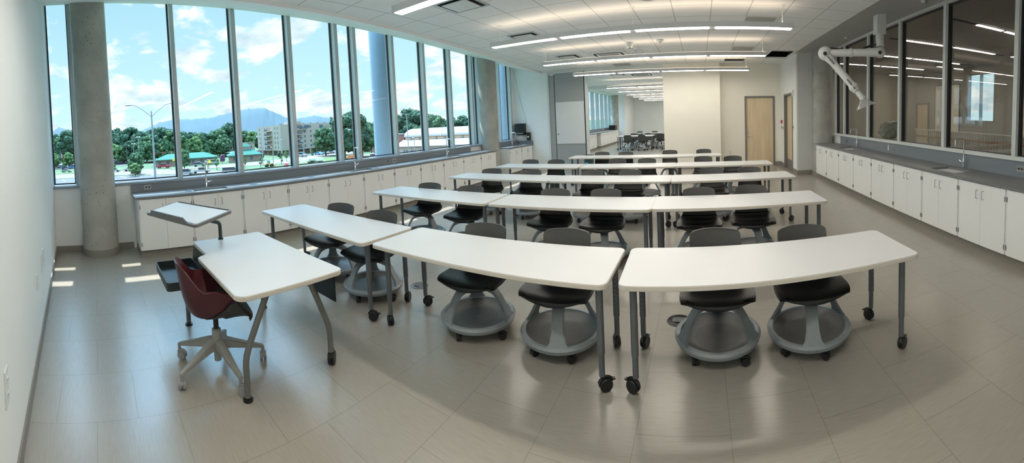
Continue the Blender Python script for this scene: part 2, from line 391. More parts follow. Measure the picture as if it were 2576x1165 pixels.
def origin_of(o):
    v = Vector((0, 0, 0))
    while o is not None: v = v + o.location; o = o.parent
    return v
def mk(name, bm, m_, parent=None, world=False, smooth=True, normals=True):
    """link a bmesh as one mesh object; world=True: coordinates are given in the room's frame"""
    if world and parent is not None:
        bmesh.ops.translate(bm, vec=-origin_of(parent), verts=bm.verts)
    if normals: bmesh.ops.recalc_face_normals(bm, faces=bm.faces)
    if smooth:
        for f in bm.faces: f.smooth = True
        for e in bm.edges:
            if len(e.link_faces) != 2 or e.calc_face_angle(0) > 0.6: e.smooth = False
    me = bpy.data.meshes.new(name); bm.to_mesh(me); bm.free()
    for q in (m_ if isinstance(m_, (list, tuple)) else [m_]): me.materials.append(q)
    o = bpy.data.objects.new(name, me); COL.objects.link(o)
    if parent is not None: o.parent = parent
    return o
def tag(o, label, cat, group=None, kind=None):
    o['label'] = label; o['category'] = cat
    if group: o['group'] = group
    if kind: o['kind'] = kind
    return o
def thing(name, label, cat, loc=(0, 0, 0), rz=0, group=None):
    o = bpy.data.objects.new(name, None); o.empty_display_size = 0.1; COL.objects.link(o)
    o.location = loc; o.rotation_euler = (0, 0, rz)
    return tag(o, label, cat, group)
def struct(name, bm, m_, label=None, **k):
    o = mk(name, bm, m_, **k); o['kind'] = 'structure'
    if label: o['label'] = label
    return o
def children_of(o): return [c for c in bpy.data.objects if c.parent == o]
CH = {}
def index_tree(o):
    CH[o.name] = children_of(o)
    for c in CH[o.name]: index_tree(c)
def dup(o, parent=None):
    c = o.copy(); COL.objects.link(c); c.parent = parent
    for ch in CH.get(o.name, []): dup(ch, c)
    return c
def dup_thing(o, loc, rz, label, group=None):
    c = dup(o); c.location = loc; c.rotation_euler = (0, 0, rz); c['label'] = label
    if group: c['group'] = group
    return c
ORD = ['first', 'second', 'third', 'fourth', 'fifth', 'sixth', 'seventh', 'eighth', 'ninth', 'tenth', 'eleventh', 'twelfth', 'thirteenth', 'fourteenth']

# ================================================================ ROOM SHELL
ZC = 3.40
XW = -6.40          # inner face of the low wall under the windows
def backY(x): return -0.39 + 0.058 * x
# floor
struct('floor', B(-6.9, 10.4, -1.2, 33.4, -0.15, 0), M_floor, 'beige grey vinyl tile floor', smooth=False)
# tiled ceiling with a hole for the missing tiles
def aedge(y): return -4.13 - (y - 0.5) * (1.18 / 11.9)
bm = nb()
HX0, HX1, HY0, HY1 = 1.95, 2.60, 10.1, 11.4
YS = [-1.0, HY0, HY1, 12.8]
for a, b_ in ((-1.0, HY0), (HY1, 12.9)):
    prism(bm, [(aedge(a), a), (2.62, a), (2.62, b_), (aedge(min(b_, 12.4)), b_)], ZC, ZC + 0.04)
prism(bm, [(aedge(HY0), HY0), (HX0, HY0), (HX0, HY1), (aedge(HY1), HY1)], ZC, ZC + 0.04)
box(bm, HX1, 2.62, HY0, HY1, ZC, ZC + 0.04)
box(bm, -6.0, 0.2, 12.9, 33.3, ZC, ZC + 0.04)
struct('ceiling', bm, M_ceil, 'suspended ceiling of square white tiles', smooth=False)
# plaster borders sloping up to both glass walls
def headz(y): return 4.27 - 0.039 * y
bm = nb()
N = 10; y0, y1 = -1.0, 12.42
for k in range(N):
    a = y0 + (y1 - y0) * k / N; b_ = y0 + (y1 - y0) * (k + 1) / N
    poly(bm, [(aedge(a), a, ZC), (aedge(b_), b_, ZC), (-6.66, b_, headz(b_)), (-6.66, a, headz(a))])
bmesh.ops.remove_doubles(bm, verts=bm.verts, dist=0.001)
bmesh.ops.solidify(bm, geom=bm.faces[:], thickness=0.05)
struct('trim_1', bm, M_wall, 'white plaster border rising to the window head', smooth=False)
bm = nb(); poly(bm, [(2.62, -1.0, ZC), (3.95, -1.0, ZC + 0.17), (3.95, 10.5, ZC + 0.17), (2.62, 10.5, ZC)])
bmesh.ops.solidify(bm, geom=bm.faces[:], thickness=0.04)
struct('trim_2', bm, M_wall, 'white plaster border above the corridor glazing', smooth=False)
bm = nb(); box(bm, 2.62, 3.3, 10.5, 12.9, ZC, ZC + 0.05); struct('trim_3', bm, M_wall, smooth=False)
# roof slab over everything keeps daylight out of the ceiling void
struct('trim_4', B(-6.7, 10.4, -1.2, 33.5, 4.42, 4.6), M_wall, 'roof slab', smooth=False)
# low wall, end wall, window-wall remainder
struct('wall_left', B(-6.70, XW, -1.0, 12.4, -0.1, 1.05), M_wall, 'low white wall under the window band', smooth=False)
# wall behind and beside the camera
bm = nb()
prism(bm, [(-6.9, backY(-6.9)), (4.2, backY(4.2)), (4.2, backY(4.2) - 0.2), (-6.9, backY(-6.9) - 0.2)], -0.1, 4.45)
struct('wall_near', bm, M_wallcool, 'long white wall at the near end of the room', smooth=False)
bm = nb(); prism(bm, [(-6.4, backY(-6.4)), (4.1, backY(4.1)), (4.1, backY(4.1) + 0.012), (-6.4, backY(-6.4) + 0.012)], 0, 0.10)
struct('baseboard_near', bm, M_base, smooth=False)
bm = nb(); box(bm, XW, XW + 0.012, -0.75, 0.53, 0, 0.10)
struct('baseboard_left', bm, M_base, smooth=False)
# end wall beyond the small counter
YE = 12.36
struct('wall_far_left', B(-6.70, -5.12, YE, YE + 0.18, -0.1, 4.45), M_wallcool, 'white end wall with the towel dispenser', smooth=False)
struct('trim_5', B(-5.12, -5.06, YE - 0.02, YE + 0.16, 0, 3.34), M_frameW, smooth=False)
# middle wall (right of the opening), door wall, side wall, grey return
struct('wall_far_middle', B(-1.15, 0.67, YE, YE + 0.5, -0.1, ZC + 0.02), M_wallwarm, 'cream wall between the opening and the door recess', smooth=False)
YD = 12.74
bm = nb(); box(bm, 0.67, 1.50, YD, YD + 0.2, -0.1, ZC + 0.02); box(bm, 2.52, 2.95, YD, YD + 0.2, -0.1, ZC + 0.02); box(bm, 1.50, 2.52, YD, YD + 0.2, 2.33, ZC + 0.02)
struct('wall_far', bm, M_wallwarm, 'cream wall with the maple door', smooth=False)
XS = 2.72
bm = nb(); box(bm, XS, XS + 0.15, 12.12, YD, -0.1, ZC + 0.02); box(bm, XS, XS + 0.15, 10.62, 11.0, -0.1, ZC + 0.02); box(bm, XS, XS + 0.15, 11.0, 12.12, 2.36, ZC + 0.02)
struct('wall_side', bm, M_wall, 'white side wall with the corridor door', smooth=False)
struct('wall_return', B(XS, 3.30, 10.47, 10.62, -0.1, ZC + 0.10), M_wallgrey, 'grey wall between side wall and concrete column', smooth=False)
struct('baseboard_return', B(XS - 0.012, 3.2, 10.455, 10.47, 0, 0.13), M_base, smooth=False)
bm = nb(); box(bm, XS - 0.012, XS, 10.47, 11.0, 0, 0.13); box(bm, XS - 0.012, XS, 12.12, YD, 0, 0.13)
struct('baseboard_side', bm, M_base, smooth=False)
bm = nb(); box(bm, 0.68, 1.50, YD - 0.012, YD, 0, 0.13); box(bm, 2.52, XS - 0.012, YD - 0.012, YD, 0, 0.13)
struct('baseboard_far', bm, M_base, smooth=False)
struct('baseboard_middle', B(-1.15, 0.682, YE - 0.012, YE, 0, 0.13), M_base, smooth=False)
# partition track beam across the opening
bm = nb(); box(bm, -5.12, -1.15, YE, YE + 0.2, ZC - 0.09, ZC + 0.02)
struct('trim_6', bm, M_frameW, 'white track beam above the folding partition', smooth=False)

# ---- window band on the left
GX = -6.60
def window_bay(n, ya, yb, zb=1.10):
    bm = nb(); za, zb_ = headz(ya), headz(yb)
    poly(bm, [(GX, ya, zb), (GX, yb, zb), (GX, yb, zb_), (GX, ya, za)])
    w = struct('window_%d' % n, bm, M_glassW, 'tall pane of clear glass', smooth=False)
    fr = nb(); g = 0.022
    box(fr, GX - 0.02, GX + 0.015, ya, ya + g, zb, za - 0.005); box(fr, GX - 0.02, GX + 0.015, yb - g, yb, zb, zb_ - 0.005)
    box(fr, GX - 0.02, GX + 0.015, ya, yb, zb, zb + 0.02)
    mk('window_gasket', fr, M_aludark, w, world=True, smooth=False)
    hd = nb(); e = 0.06
    v = [hd.verts.new(p) for p in ((GX - 0.03, ya, za - e), (GX + 0.10, ya, za - e), (GX + 0.10, ya, za + 0.02), (GX - 0.03, ya, za + 0.02), (GX - 0.03, yb, zb_ - e), (GX + 0.10, yb, zb_ - e), (GX + 0.10, yb, zb_ + 0.02), (GX - 0.03, yb, zb_ + 0.02))]
    for f in ((3, 2, 1, 0), (4, 5, 6, 7), (0, 1, 5, 4), (1, 2, 6, 5), (2, 3, 7, 6), (3, 0, 4, 7)): hd.faces.new([v[i] for i in f])
    mk('window_head', hd, M_alu, w, world=True, smooth=False)
    return w
MULL = [(-0.84, 0.16), (-0.35, 0.06), (1.41, 0.07), (2.54, 0.08), (3.69, 0.08), (4.80, 0.08), (5.29, 0.08), (6.44, 0.08), (7.55, 0.08), (8.66, 0.08), (9.74, 0.08), (10.12, 0.08), (11.40, 0.08), (12.20, 0.10)]
tn = 10
for i, (y, w) in enumerate(MULL):
    bm = nb(); box(bm, GX - 0.06, GX + 0.14, y - w / 2, y + w / 2, 1.085, headz(y) + 0.01)
    struct('trim_%d' % tn, bm, M_alu, 'aluminium mullion of the window band', smooth=False); tn += 1
for i in range(len(MULL) - 1):
    window_bay(i + 1, MULL[i][0] + MULL[i][1] / 2, MULL[i + 1][0] - MULL[i + 1][1] / 2)
struct('wall_window_end', B(-6.70, -6.46, 12.25, YE + 0.01, 1.0, 4.0), M_wall, smooth=False)
# sill
bm = nb(); box(bm, -6.68, -6.355, -0.79, 12.35, 1.05, 1.085)
struct('trim_7', bm, M_sill, 'grey window sill running along the glass wall', smooth=False)

# exterior canopy with two daylight slots, and columns carrying it
def canopy_piece(x0, x1, lab):
    return struct('trim_%d' % tn, B(x0, x1, -3, 34, 5.20, 5.225), M_alu, lab, smooth=False)
canopy_piece(-7.58, -6.7, 'inner blade of the exterior canopy'); tn += 1
canopy_piece(-8.20, -7.76, 'middle blade of the exterior canopy'); tn += 1
canopy_piece(-8.95, -8.33, 'outer blade of the exterior canopy'); tn += 1
bm = nb()
for k in range(12):
    a = -1.2 + k * 1.2; b_ = a + 1.2; b_ = min(b_, 12.9)
    if a >= b_: break
    v = [bm.verts.new(p) for p in ((-6.78, a, headz(a)), (-6.66, a, headz(a)), (-6.66, a, 5.3), (-6.78, a, 5.3), (-6.78, b_, headz(b_)), (-6.66, b_, headz(b_)), (-6.66, b_, 5.3), (-6.78, b_, 5.3))]
    for f in ((3, 2, 1, 0), (4, 5, 6, 7), (0, 1, 5, 4), (1, 2, 6, 5), (2, 3, 7, 6), (3, 0, 4, 7)): bm.faces.new([v[i] for i in f])
box(bm, -6.78, -6.66, 12.9, 33.4, ZC + 0.02, 5.3)
struct('trim_8', bm, M_alu, 'spandrel above the window band', smooth=False)
M_extcol = mat('painted_exterior_column', (0.26, 0.34, 0.43), 0.5, noise=0.03)
for (y, lab) in ((8.78, 'round pale blue exterior column seen through the middle windows'), (17.2, 'round pale blue exterior column seen through the narrow window by the end wall')):
    bm = nb(); lathe(bm, [(0.30, -8.0), (0.30, 5.18)], 32, (-9.5, y, 0)); bmesh.ops.holes_fill(bm, edges=bm.edges)
    tag(mk('exterior_column', bm, M_extcol), lab, 'column')

# ---- concrete columns
def column(x, y, r, h, lab, base=True):
    t = thing('concrete_column', lab, 'column', (x, y, 0))
    bm = nb(); lathe(bm, [(0, 0), (r, 0), (r, h), (0, h)], 48); mk('shaft', bm, M_conc, t)
    if base:
        bm = nb(); lathe(bm, [(r + 0.001, 0.0), (r + 0.013, 0.0), (r + 0.013, 0.10), (r + 0.001, 0.105)], 48); mk('rubber_base', bm, M_base, t)
    return t
column(-6.27, -0.02, 0.285, 4.2, 'round pitted concrete column at the near end of the window wall')
column(-6.20, 10.17, 0.285, 3.85, 'round concrete column between the long and the short window counter')
column(3.43, 10.38, 0.29, ZC + 0.10, 'round concrete column at the far end of the corridor glazing')

# ---- corridor glazing on the right
XR = 3.75
struct('wall_right', B(XR, XR + 0.14, -0.4, 10.6, -0.1, 1.13), M_wall, 'low wall behind the right-hand counter', smooth=False)
struct('trim_9', bev(B(XR - 0.05, XR + 0.16, -0.3, 10.15, 1.13, 1.185), 0.004), M_frameW, 'white sill rail under the corridor glazing', smooth=False)
RM = [10.14, 9.47, 8.0, 6.55, 5.08, 3.49, 1.95, 0.4, -0.2]
RZ = 3.50
for i, y in enumerate(RM):
    bm = nb(); box(bm, XR - 0.03, XR + 0.02, y - 0.036, y + 0.036, 1.185, RZ + 0.02)
    o = struct('trim_%d' % tn, bm, M_frameW, 'white mullion of the corridor glazing', smooth=False); tn += 1
    bm = nb(); box(bm, XR + 0.02, XR + 0.12, y - 0.025, y + 0.025, 1.185, RZ + 0.02); mk('mullion_depth', bm, M_dframe, o, smooth=False)
for i in range(len(RM) - 1):
    a, b_ = RM[i + 1] + 0.03, RM[i] - 0.03
    bm = nb(); poly(bm, [(XR + 0.06, a, 1.185), (XR + 0.06, b_, 1.185), (XR + 0.06, b_, RZ), (XR + 0.06, a, RZ)])
    w = struct('window_%d' % (20 + i), bm, M_glassR, 'interior pane looking into the corridor', smooth=False)
    bm = nb(); g = 0.03
    box(bm, XR + 0.03, XR + 0.07, a, a + g * 0.4, 1.185, RZ); box(bm, XR + 0.03, XR + 0.07, b_ - g, b_, 1.185, RZ); box(bm, XR + 0.03, XR + 0.07, a, b_, 1.185, 1.195); box(bm, XR + 0.03, XR + 0.07, a, b_, RZ - g, RZ)
    mk('window_gasket', bm, M_aludark, w, world=True, smooth=False)
struct('trim_%d' % tn, B(XR - 0.04, XR + 0.13, -0.3, 10.15, RZ, RZ + 0.09), M_frameW, 'white head rail over the corridor glazing', smooth=False); tn += 1

# ---- doors
def door_unit(n, x0, x1, y, h, lab):
    """flush maple door facing -Y"""
    fr = nb(); w = 0.055
    box(fr, x0, x0 + w, y - 0.02, y + 0.12, 0, h); box(fr, x1 - w, x1, y - 0.02, y + 0.12, 0, h); box(fr, x0 + w, x1 - w, y - 0.02, y + 0.12, h - w, h)
    d = struct('door_%d' % n, B(x0 + w, x1 - w, y + 0.03, y + 0.075, 0.012, h - w), M_door, lab, smooth=False)
    mk('door_frame', bev(fr, 0.004), M_dframe, d, world=True, smooth=False)
    hb = nb(); lathe(hb, [(0, 0), (0.03, 0), (0.03, 0.012), (0, 0.012)], 16); xf(hb, Matrix.Translation((x0 + w + 0.07, y + 0.03, 0.98)) @ Matrix.Rotation(PI / 2, 4, 'X'))
    tube(hb, [(x0 + w + 0.07, y + 0.03, 0.98), (x0 + w + 0.07, y - 0.03, 0.98), (x0 + w + 0.10, y - 0.035, 0.98), (x0 + w + 0.20, y - 0.035, 0.975)], 0.009, 8)
    mk('door_handle', hb, M_steel, d, world=True)
    lk = nb(); cyl(lk, (x0 + w + 0.07, y + 0.03, 1.12), (x0 + w + 0.07, y + 0.012, 1.12), 0.026); mk('door_lock', lk, M_steel, d, world=True)
    return d
door_unit(1, 1.50, 2.52, YD, 2.34, 'plain maple door in a grey steel frame')
# side door, standing open into the corridor
fr = nb(); w = 0.055
box(fr, XS - 0.02, XS + 0.17, 11.0, 11.0 + w, 0, 2.36); box(fr, XS - 0.02, XS + 0.17, 12.12 - w, 12.12, 0, 2.36); box(fr, XS - 0.02, XS + 0.17, 11.0, 12.12, 2.36 - w, 2.36)
d2 = struct('door_2', B(XS + 0.08, XS + 0.125, 11.06, 12.06, 0.012, 2.30), M_door, 'maple side door seen at a steep angle in its grey frame', smooth=False)
mk('door_frame', bev(fr, 0.004), M_dframe, d2, world=True, smooth=False)
mk('kick_plate', B(XS + 0.072, XS + 0.08, 11.08, 12.04, 0.02, 0.30), M_dframe, d2, world=True, smooth=False)
hb = nb(); cyl(hb, (XS + 0.08, 11.16, 0.98), (XS + 0.02, 11.16, 0.98), 0.012, seg=10); tube(hb, [(XS + 0.02, 11.16, 0.98), (XS + 0.015, 11.28, 0.98)], 0.009, 8)
mk('door_handle', hb, M_steel, d2, world=True)
cl_ = nb(); box(cl_, XS + 0.0, XS + 0.07, 11.12, 11.35, 2.20, 2.27); mk('door_closer', bev(cl_, 0.006), M_alu, d2, world=True)
# emergency light box on side wall and small wall items
tag(mk('wall_strobe', bev(B(XS - 0.05, XS, 10.86, 10.94, 2.24, 2.42), 0.008), M_frameW), 'small white box on the wall above the side door', 'alarm')
tag(mk('fire_alarm_pull', bev(B(XS - 0.04, XS, 12.44, 12.54, 1.42, 1.53), 0.006), M_red), 'red fire alarm pull station on the side wall', 'alarm')
t = thing('light_switch', 'steel light switch under the red alarm pull', 'switch', (XS, 12.56, 1.28))
mk('cover_plate', bev(B(-0.008, 0, -0.04, 0.04, -0.06, 0.06), 0.002), M_steel, t); mk('toggle', B(-0.02, -0.008, -0.01, 0.01, -0.02, 0.02), M_black, t)
t = thing('light_switch', 'steel light switch plate nearest the side door frame', 'switch', (XS, 12.30, 1.28))
mk('cover_plate', bev(B(-0.008, 0, -0.04, 0.04, -0.06, 0.06), 0.002), M_steel, t); mk('toggle', B(-0.02, -0.008, -0.01, 0.01, -0.02, 0.02), M_black, t)
t = thing('card_reader', 'small dark card reader on the wall right of the side door', 'card reader', (XS, 10.86, 1.32))
mk('body', bev(B(-0.025, 0, -0.03, 0.03, -0.07, 0.07), 0.006), M_frameW, t); mk('face', B(-0.03, -0.025, -0.02, 0.02, 0.0, 0.05), M_black, t)

# ---- folding partition beside the opening
t = thing('partition_panel', 'tall grey folding wall panel with a white writing board in the middle', 'partition', (-4.30, YE + 0.05, 0))
px0, px1, py = -4.84, -3.80, YE
mk('fabric_panel', bev(B(px0, px1, py, py + 0.10, 0.02, 3.30), 0.004), M_fabric, t, world=True, smooth=False)
mk('whiteboard', B(px0 + 0.012, px1 - 0.012, py - 0.008, py, 0.93, 2.33), M_board, t, world=True, smooth=False)
mk('pen_ledge', B(px0 + 0.012, px1 - 0.012, py - 0.018, py, 0.905, 0.93), M_frameW, t, world=True, smooth=False)
bm = nb(); lathe(bm, [(0, 0), (0.035, 0), (0.035, 0.01), (0.018, 0.01), (0.018, 0.004), (0, 0.004)], 20); xf(bm, Matrix.Translation((px0 + 0.07, py - 0.008, 1.24)) @ Matrix.Rotation(PI / 2, 4, 'X'))
mk('latch', bm, M_steel, t, world=True)
mk('edge_seal', B(px1, px1 + 0.035, py - 0.005, py + 0.105, 0.02, 3.31), M_black, t, world=True, smooth=False)
t = thing('partition_panel', 'narrow plain grey folding wall panel beside the white end wall', 'partition', (-4.95, YE + 0.05, 0))
mk('fabric_panel', bev(B(-5.055, -4.875, py, py + 0.10, 0.02, 3.26), 0.004), M_fabric, t, world=True, smooth=False)
mk('edge_seal', B(-4.875, -4.85, py - 0.005, py + 0.1, 0.02, 3.28), M_dframe, t, world=True, smooth=False)
tag(mk('partition_post', B(-3.765, -3.69, py - 0.01, py + 0.13, 0, 3.31), M_frameW), 'white steel post closing the right edge of the folding wall', 'post')

# ================================================================ CABINETS AND COUNTERS
def make_cabinet(W, sgn):
    """local frame: door face at x=0, body going to -x*sgn ; y from 0 to W"""
    t = thing('base_cabinet', '', 'cabinet', (0, 0, 0))
    s = -sgn
    def bx(x0, x1, *r): return B(min(x0 * s, x1 * s), max(x0 * s, x1 * s), *r)
    mk('body', bx(0.02, 0.60, 0.001, W - 0.001, 0.105, 0.885), M_cab, t, smooth=False)
    mk('toe_kick', bx(0.075, 0.60, 0.001, W - 0.001, 0.0, 0.105), M_base, t, smooth=False)
    for k in (0, 1):
        ya = 0.018 if k == 0 else W / 2 + 0.0018
        yb = W / 2 - 0.0018 if k == 0 else W - 0.018
        d = mk('door', bev(bx(0.0, 0.019, ya, yb, 0.11, 0.872), 0.0015, 1), M_cab, t, smooth=False)
        hy = W / 2 - 0.055 if k == 0 else W / 2 + 0.055
        h = nb(); tube(h, [(0, hy, 0.69), (-0.028 * s, hy, 0.69), (-0.034 * s, hy, 0.697), (-0.034 * s, hy, 0.785), (-0.028 * s, hy, 0.792), (0, hy, 0.792)], 0.0042, 8)
        mk('handle', h, M_steel, d)
        yy = 0.018 if k == 0 else W - 0.018
        for z in (0.20, 0.76):
            hg = nb(); cyl(hg, (-0.004 * s, yy, z - 0.028), (-0.004 * s, yy, z + 0.028), 0.0065, seg=8)
            mk('hinge', hg, M_dframe, d)
    return t
WL, YL0, XL = 0.8349, 0.5761, -5.7595
WR, YR0, XRF = 0.8778, 10.0506, 3.134
cabL = make_cabinet(WL, 1); index_tree(cabL)
NL = ['at the near end, left of the first sink', 'under the first sink of the window counter']
for k in range(11):
    lab = 'white base cabinet of the long window counter, ' + ('at its near end beside the concrete column' if k == 0 else 'under the sink nearest the desk' if k == 1 else 'at its far end' if k == 10 else ORD[k] + ' from the near end')
    if k == 0: c = cabL; c.location = (XL, YL0, 0); c['label'] = lab
    else: c = dup_thing(cabL, (XL, YL0 + k * WL, 0), 0, lab)
    c['group'] = 'base cabinets under the long window counter'
for k in range(2):
    c = dup_thing(cabL, (XL, 10.62 + k * 0.845, 0), 0, 'white base cabinet of the short corner counter, ' + ('nearest the concrete column' if k == 0 else 'against the end wall'), 'base cabinets of the short corner counter')
cabR = make_cabinet(WR, -1); index_tree(cabR)
for k in range(10):
    y = YR0 - (k + 1) * WR
    lab = 'bright white base cabinet of the right-hand counter, ' + ('at its far end beside the concrete column' if k == 0 else ORD[k] + ' from the far end')
    if k == 0: c = cabR; c.location = (XRF, y, 0); c['label'] = lab
    else: c = dup_thing(cabR, (XRF, y, 0), 0, lab)
    c['group'] = 'base cabinets under the right-hand counter'

def countertop(label, x0, x1, y0, y1, sinks, wallx, splash, zt=0.915, zth=0.03, ends=()):
    """slab with sink holes; sinks: list (y0,y1,xa,xb)"""
    t = thing('countertop', label, 'countertop', ((x0 + x1) / 2, (y0 + y1) / 2, zt - zth))
    bm = nb(); ys = [y0]
    for (a, b_, xa, xb) in sorted(sinks):
        box(bm, x0, x1, ys[-1], a, zt - zth, zt); box(bm, x0, xa, a, b_, zt - zth, zt); box(bm, xb, x1, a, b_, zt - zth, zt); ys.append(b_)
    box(bm, x0, x1, ys[-1], y1, zt - zth, zt)
    mk('slab', bm, M_resin, t, world=True, smooth=False)
    for (a, b_, xa, xb) in sorted(sinks):
        bm = nb(); g = 0.004; d = 0.19
        box(bm, xa - 0.012, xa, a - 0.012, b_ + 0.012, zt - d, zt - zth - 0.001); box(bm, xb, xb + 0.012, a - 0.012, b_ + 0.012, zt - d, zt - zth - 0.001)
        box(bm, xa, xb, a - 0.012, a, zt - d, zt - zth - 0.001); box(bm, xa, xb, b_, b_ + 0.012, zt - d, zt - zth - 0.001); box(bm, xa - 0.012, xb + 0.012, a - 0.012, b_ + 0.012, zt - d - 0.012, zt - d)
        s = mk('sink_basin', bm, M_sink, t, world=True, smooth=False)
        bm = nb(); lathe(bm, [(0, 0.004), (0.035, 0.004), (0.042, 0.0)], 20, ((xa + xb) / 2, (a + b_) / 2, zt - d)); mk('drain', bm, M_steel, s, world=True)
    if splash:
        xa, xb, ya, yb, z1 = splash
        mk('backsplash', bev(B(xa, xb, ya, yb, zt, z1), 0.002, 1), M_splash, t, world=True, smooth=False)
    for e in ends: mk('side_splash', B(*e), M_splash, t, world=True, smooth=False)
    return t
countertop('long dark grey worktop with three sinks along the windows', -6.395, -5.73, 0.53, 9.79, [(1.50, 2.07, -6.14, -5.80), (4.62, 5.19, -6.14, -5.80), (7.72, 8.29, -6.14, -5.80)], XW, (-6.395, -6.375, 0.53, 9.35, 1.045))
countertop('short dark grey worktop in the far window corner beside the towel dispenser', -6.395, -5.73, 10.60, 12.35, [(11.45, 12.0, -6.14, -5.80)], XW, (-6.395, -6.375, 10.60, 12.33, 1.045), ends=[(-6.375, -5.74, 12.33, 12.35, 0.915, 1.045)])
countertop('long grey worktop with two sinks below the corridor glazing', 3.11, 3.744, 1.2, 10.08, [(4.14, 4.72, 3.24, 3.58), (8.05, 8.62, 3.24, 3.58)], XR, (3.724, 3.744, 1.2, 9.72, 1.125))
struct('trim_%d' % tn, B(-6.36, -5.76, 10.598, 10.618, 0.0, 0.885), M_cab, 'end panel of the short counter', smooth=False); tn += 1

# faucets
def make_faucet(s):
    t = thing('lab_faucet', '', 'faucet', (0, 0, 0.915))
    bm = nb(); lathe(bm, [(0, 0), (0.028, 0), (0.028, 0.008), (0.016, 0.02), (0.014, 0.05), (0.02, 0.07), (0.02, 0.12), (0.013, 0.14), (0.011, 0.2), (0.009, 0.2)], 20); mk('valve_body', bm, M_chrome, t)
    bm = nb(); pts = [(0, 0, 0.14), (0, 0, 0.42)]
    for k in range(7):
        a = PI / 2 * k / 6; pts.append((s * 0.035 * (1 - math.cos(a)), 0, 0.42 + 0.035 * math.sin(a)))
    pts = [(0, 0, 0.14), (0, 0, 0.415)] + [(s * 0.03 * (1 - math.cos(PI / 2 * k / 5)), 0, 0.415 + 0.03 * math.sin(PI / 2 * k / 5)) for k in range(6)] + [(s * 0.13, 0, 0.443)] + [(s * (0.13 + 0.03 * math.sin(PI / 2 * k / 5)), 0, 0.443 - 0.03 * (1 - math.cos(PI / 2 * k / 5))) for k in range(1, 6)] + [(s * 0.162, 0, 0.37)]
    tube(bm, pts, 0.0095, 12); mk('spout', bm, M_chrome, t)
    bm = nb(); lathe(bm, [(0, -0.055), (0.005, -0.055), (0.0135, 0.0), (0.0105, 0.01), (0, 0.01)], 14, (s * 0.162, 0, 0.372)); mk('nozzle', bm, M_chrome, t)
    bm = nb(); cyl(bm, (0, 0, 0.095), (s * 0.0, 0.055, 0.095), 0.011, seg=12); tube(bm, [(0, 0.055, 0.095), (0, 0.062, 0.10), (0, 0.105, 0.118)], [0.010, 0.010, 0.006], 10); mk('handle', bm, M_chrome, t)
    return t
fL = make_faucet(1); index_tree(fL)
for i, (x, y, lab) in enumerate(((-6.24, 1.79, 'chrome gooseneck lab faucet at the window-side sink nearest the desk'), (-6.24, 4.93, 'chrome gooseneck lab faucet at the middle sink of the window counter'), (-6.24, 8.02, 'chrome gooseneck lab faucet at the far sink of the window counter'), (-6.26, 11.73, 'chrome faucet at the small corner sink under the towel dispenser'))):
    if i == 0: fL.location = (x, y, 0.915); fL['label'] = lab
    else: dup_thing(fL, (x, y, 0.915), 0, lab)
fR = make_faucet(-1); index_tree(fR); fR.location = (3.66, 4.45, 0.915); fR['label'] = 'chrome gooseneck lab faucet at the near sink of the right-hand counter'
dup_thing(fR, (3.66, 8.45, 0.915), 0, 'chrome gooseneck lab faucet at the far sink beside the right concrete column')

# outlets
def outlet(x, y, z, nx, ny, w, h, lab, plate=None, rz=0):
    """plate facing +x local, rotated rz"""
    t = thing('wall_outlet', lab, 'outlet', (x, y, z), rz)
    mk('cover_plate', bev(B(0, 0.008, -w / 2, w / 2, -h / 2, h / 2), 0.002), plate or M_steel, t)
    n = 2 if w > h else 1
    for k in range(2):
        cy, cz = ((k - 0.5) * w * 0.42, 0) if w > h else (0, (k - 0.5) * h * 0.42)
        o = mk('socket', bev(B(0.008, 0.012, cy - 0.015, cy + 0.015, cz - 0.012, cz + 0.012), 0.002), M_black if plate is None else M_frameW, t)
        sl = nb(); box(sl, 0.012, 0.0125, cy - 0.007, cy - 0.005, cz - 0.004, cz + 0.004); box(sl, 0.012, 0.0125, cy + 0.005, cy + 0.007, cz - 0.004, cz + 0.004)
        mk('slots', sl, M_dark if plate else M_steel, o, smooth=False)
    return t
outlet(-6.375, 0.81, 0.99, 1, 0, 0.115, 0.075, 'steel outlet plate on the splashback at the near end of the window counter')
outlet(-6.375, 6.00, 0.975, 1, 0, 0.05, 0.06, 'small steel data plate left of the outlet on the window splashback')
outlet(-6.375, 6.20, 0.975, 1, 0, 0.115, 0.085, 'steel outlet plate halfway along the window splashback')
outlet(3.724, 9.25, 1.02, -1, 0, 0.08, 0.10, 'steel outlet plate left of the far faucet on the right-hand splashback', rz=PI)
outlet(3.724, 6.95, 1.03, -1, 0, 0.05, 0.11, 'narrow white data plate on the right-hand splashback', M_frameW, rz=PI)
outlet(3.724, 6.72, 1.02, -1, 0, 0.08, 0.10, 'steel outlet plate in the middle of the right-hand splashback', rz=PI)
outlet(3.724, 3.35, 1.03, -1, 0, 0.13, 0.085, 'wide steel outlet plate at the near end of the right-hand splashback', rz=PI)
def nwall(x): return backY(x)
for x, z, w, h, lab in ((-1.80, 0.59, 0.075, 0.17, 'white outlet on the long near wall, closest to the camera'), (-3.28, 0.58, 0.075, 0.13, 'white outlet low on the near wall, middle one'), (-3.75, 0.60, 0.075, 0.16, 'white double plate on the near wall, left of the two close together'), (-3.95, 0.61, 0.075, 0.16, 'white double plate on the near wall, the one farthest along')):
    outlet(x, nwall(x), z, 0, 1, w, h, lab, M_frameW, rz=PI / 2 + math.atan(0.058))
outlet(1.00, YD, 0.46, 0, -1, 0.075, 0.12, 'white outlet low on the cream wall left of the maple door', M_frameW, rz=-PI / 2)

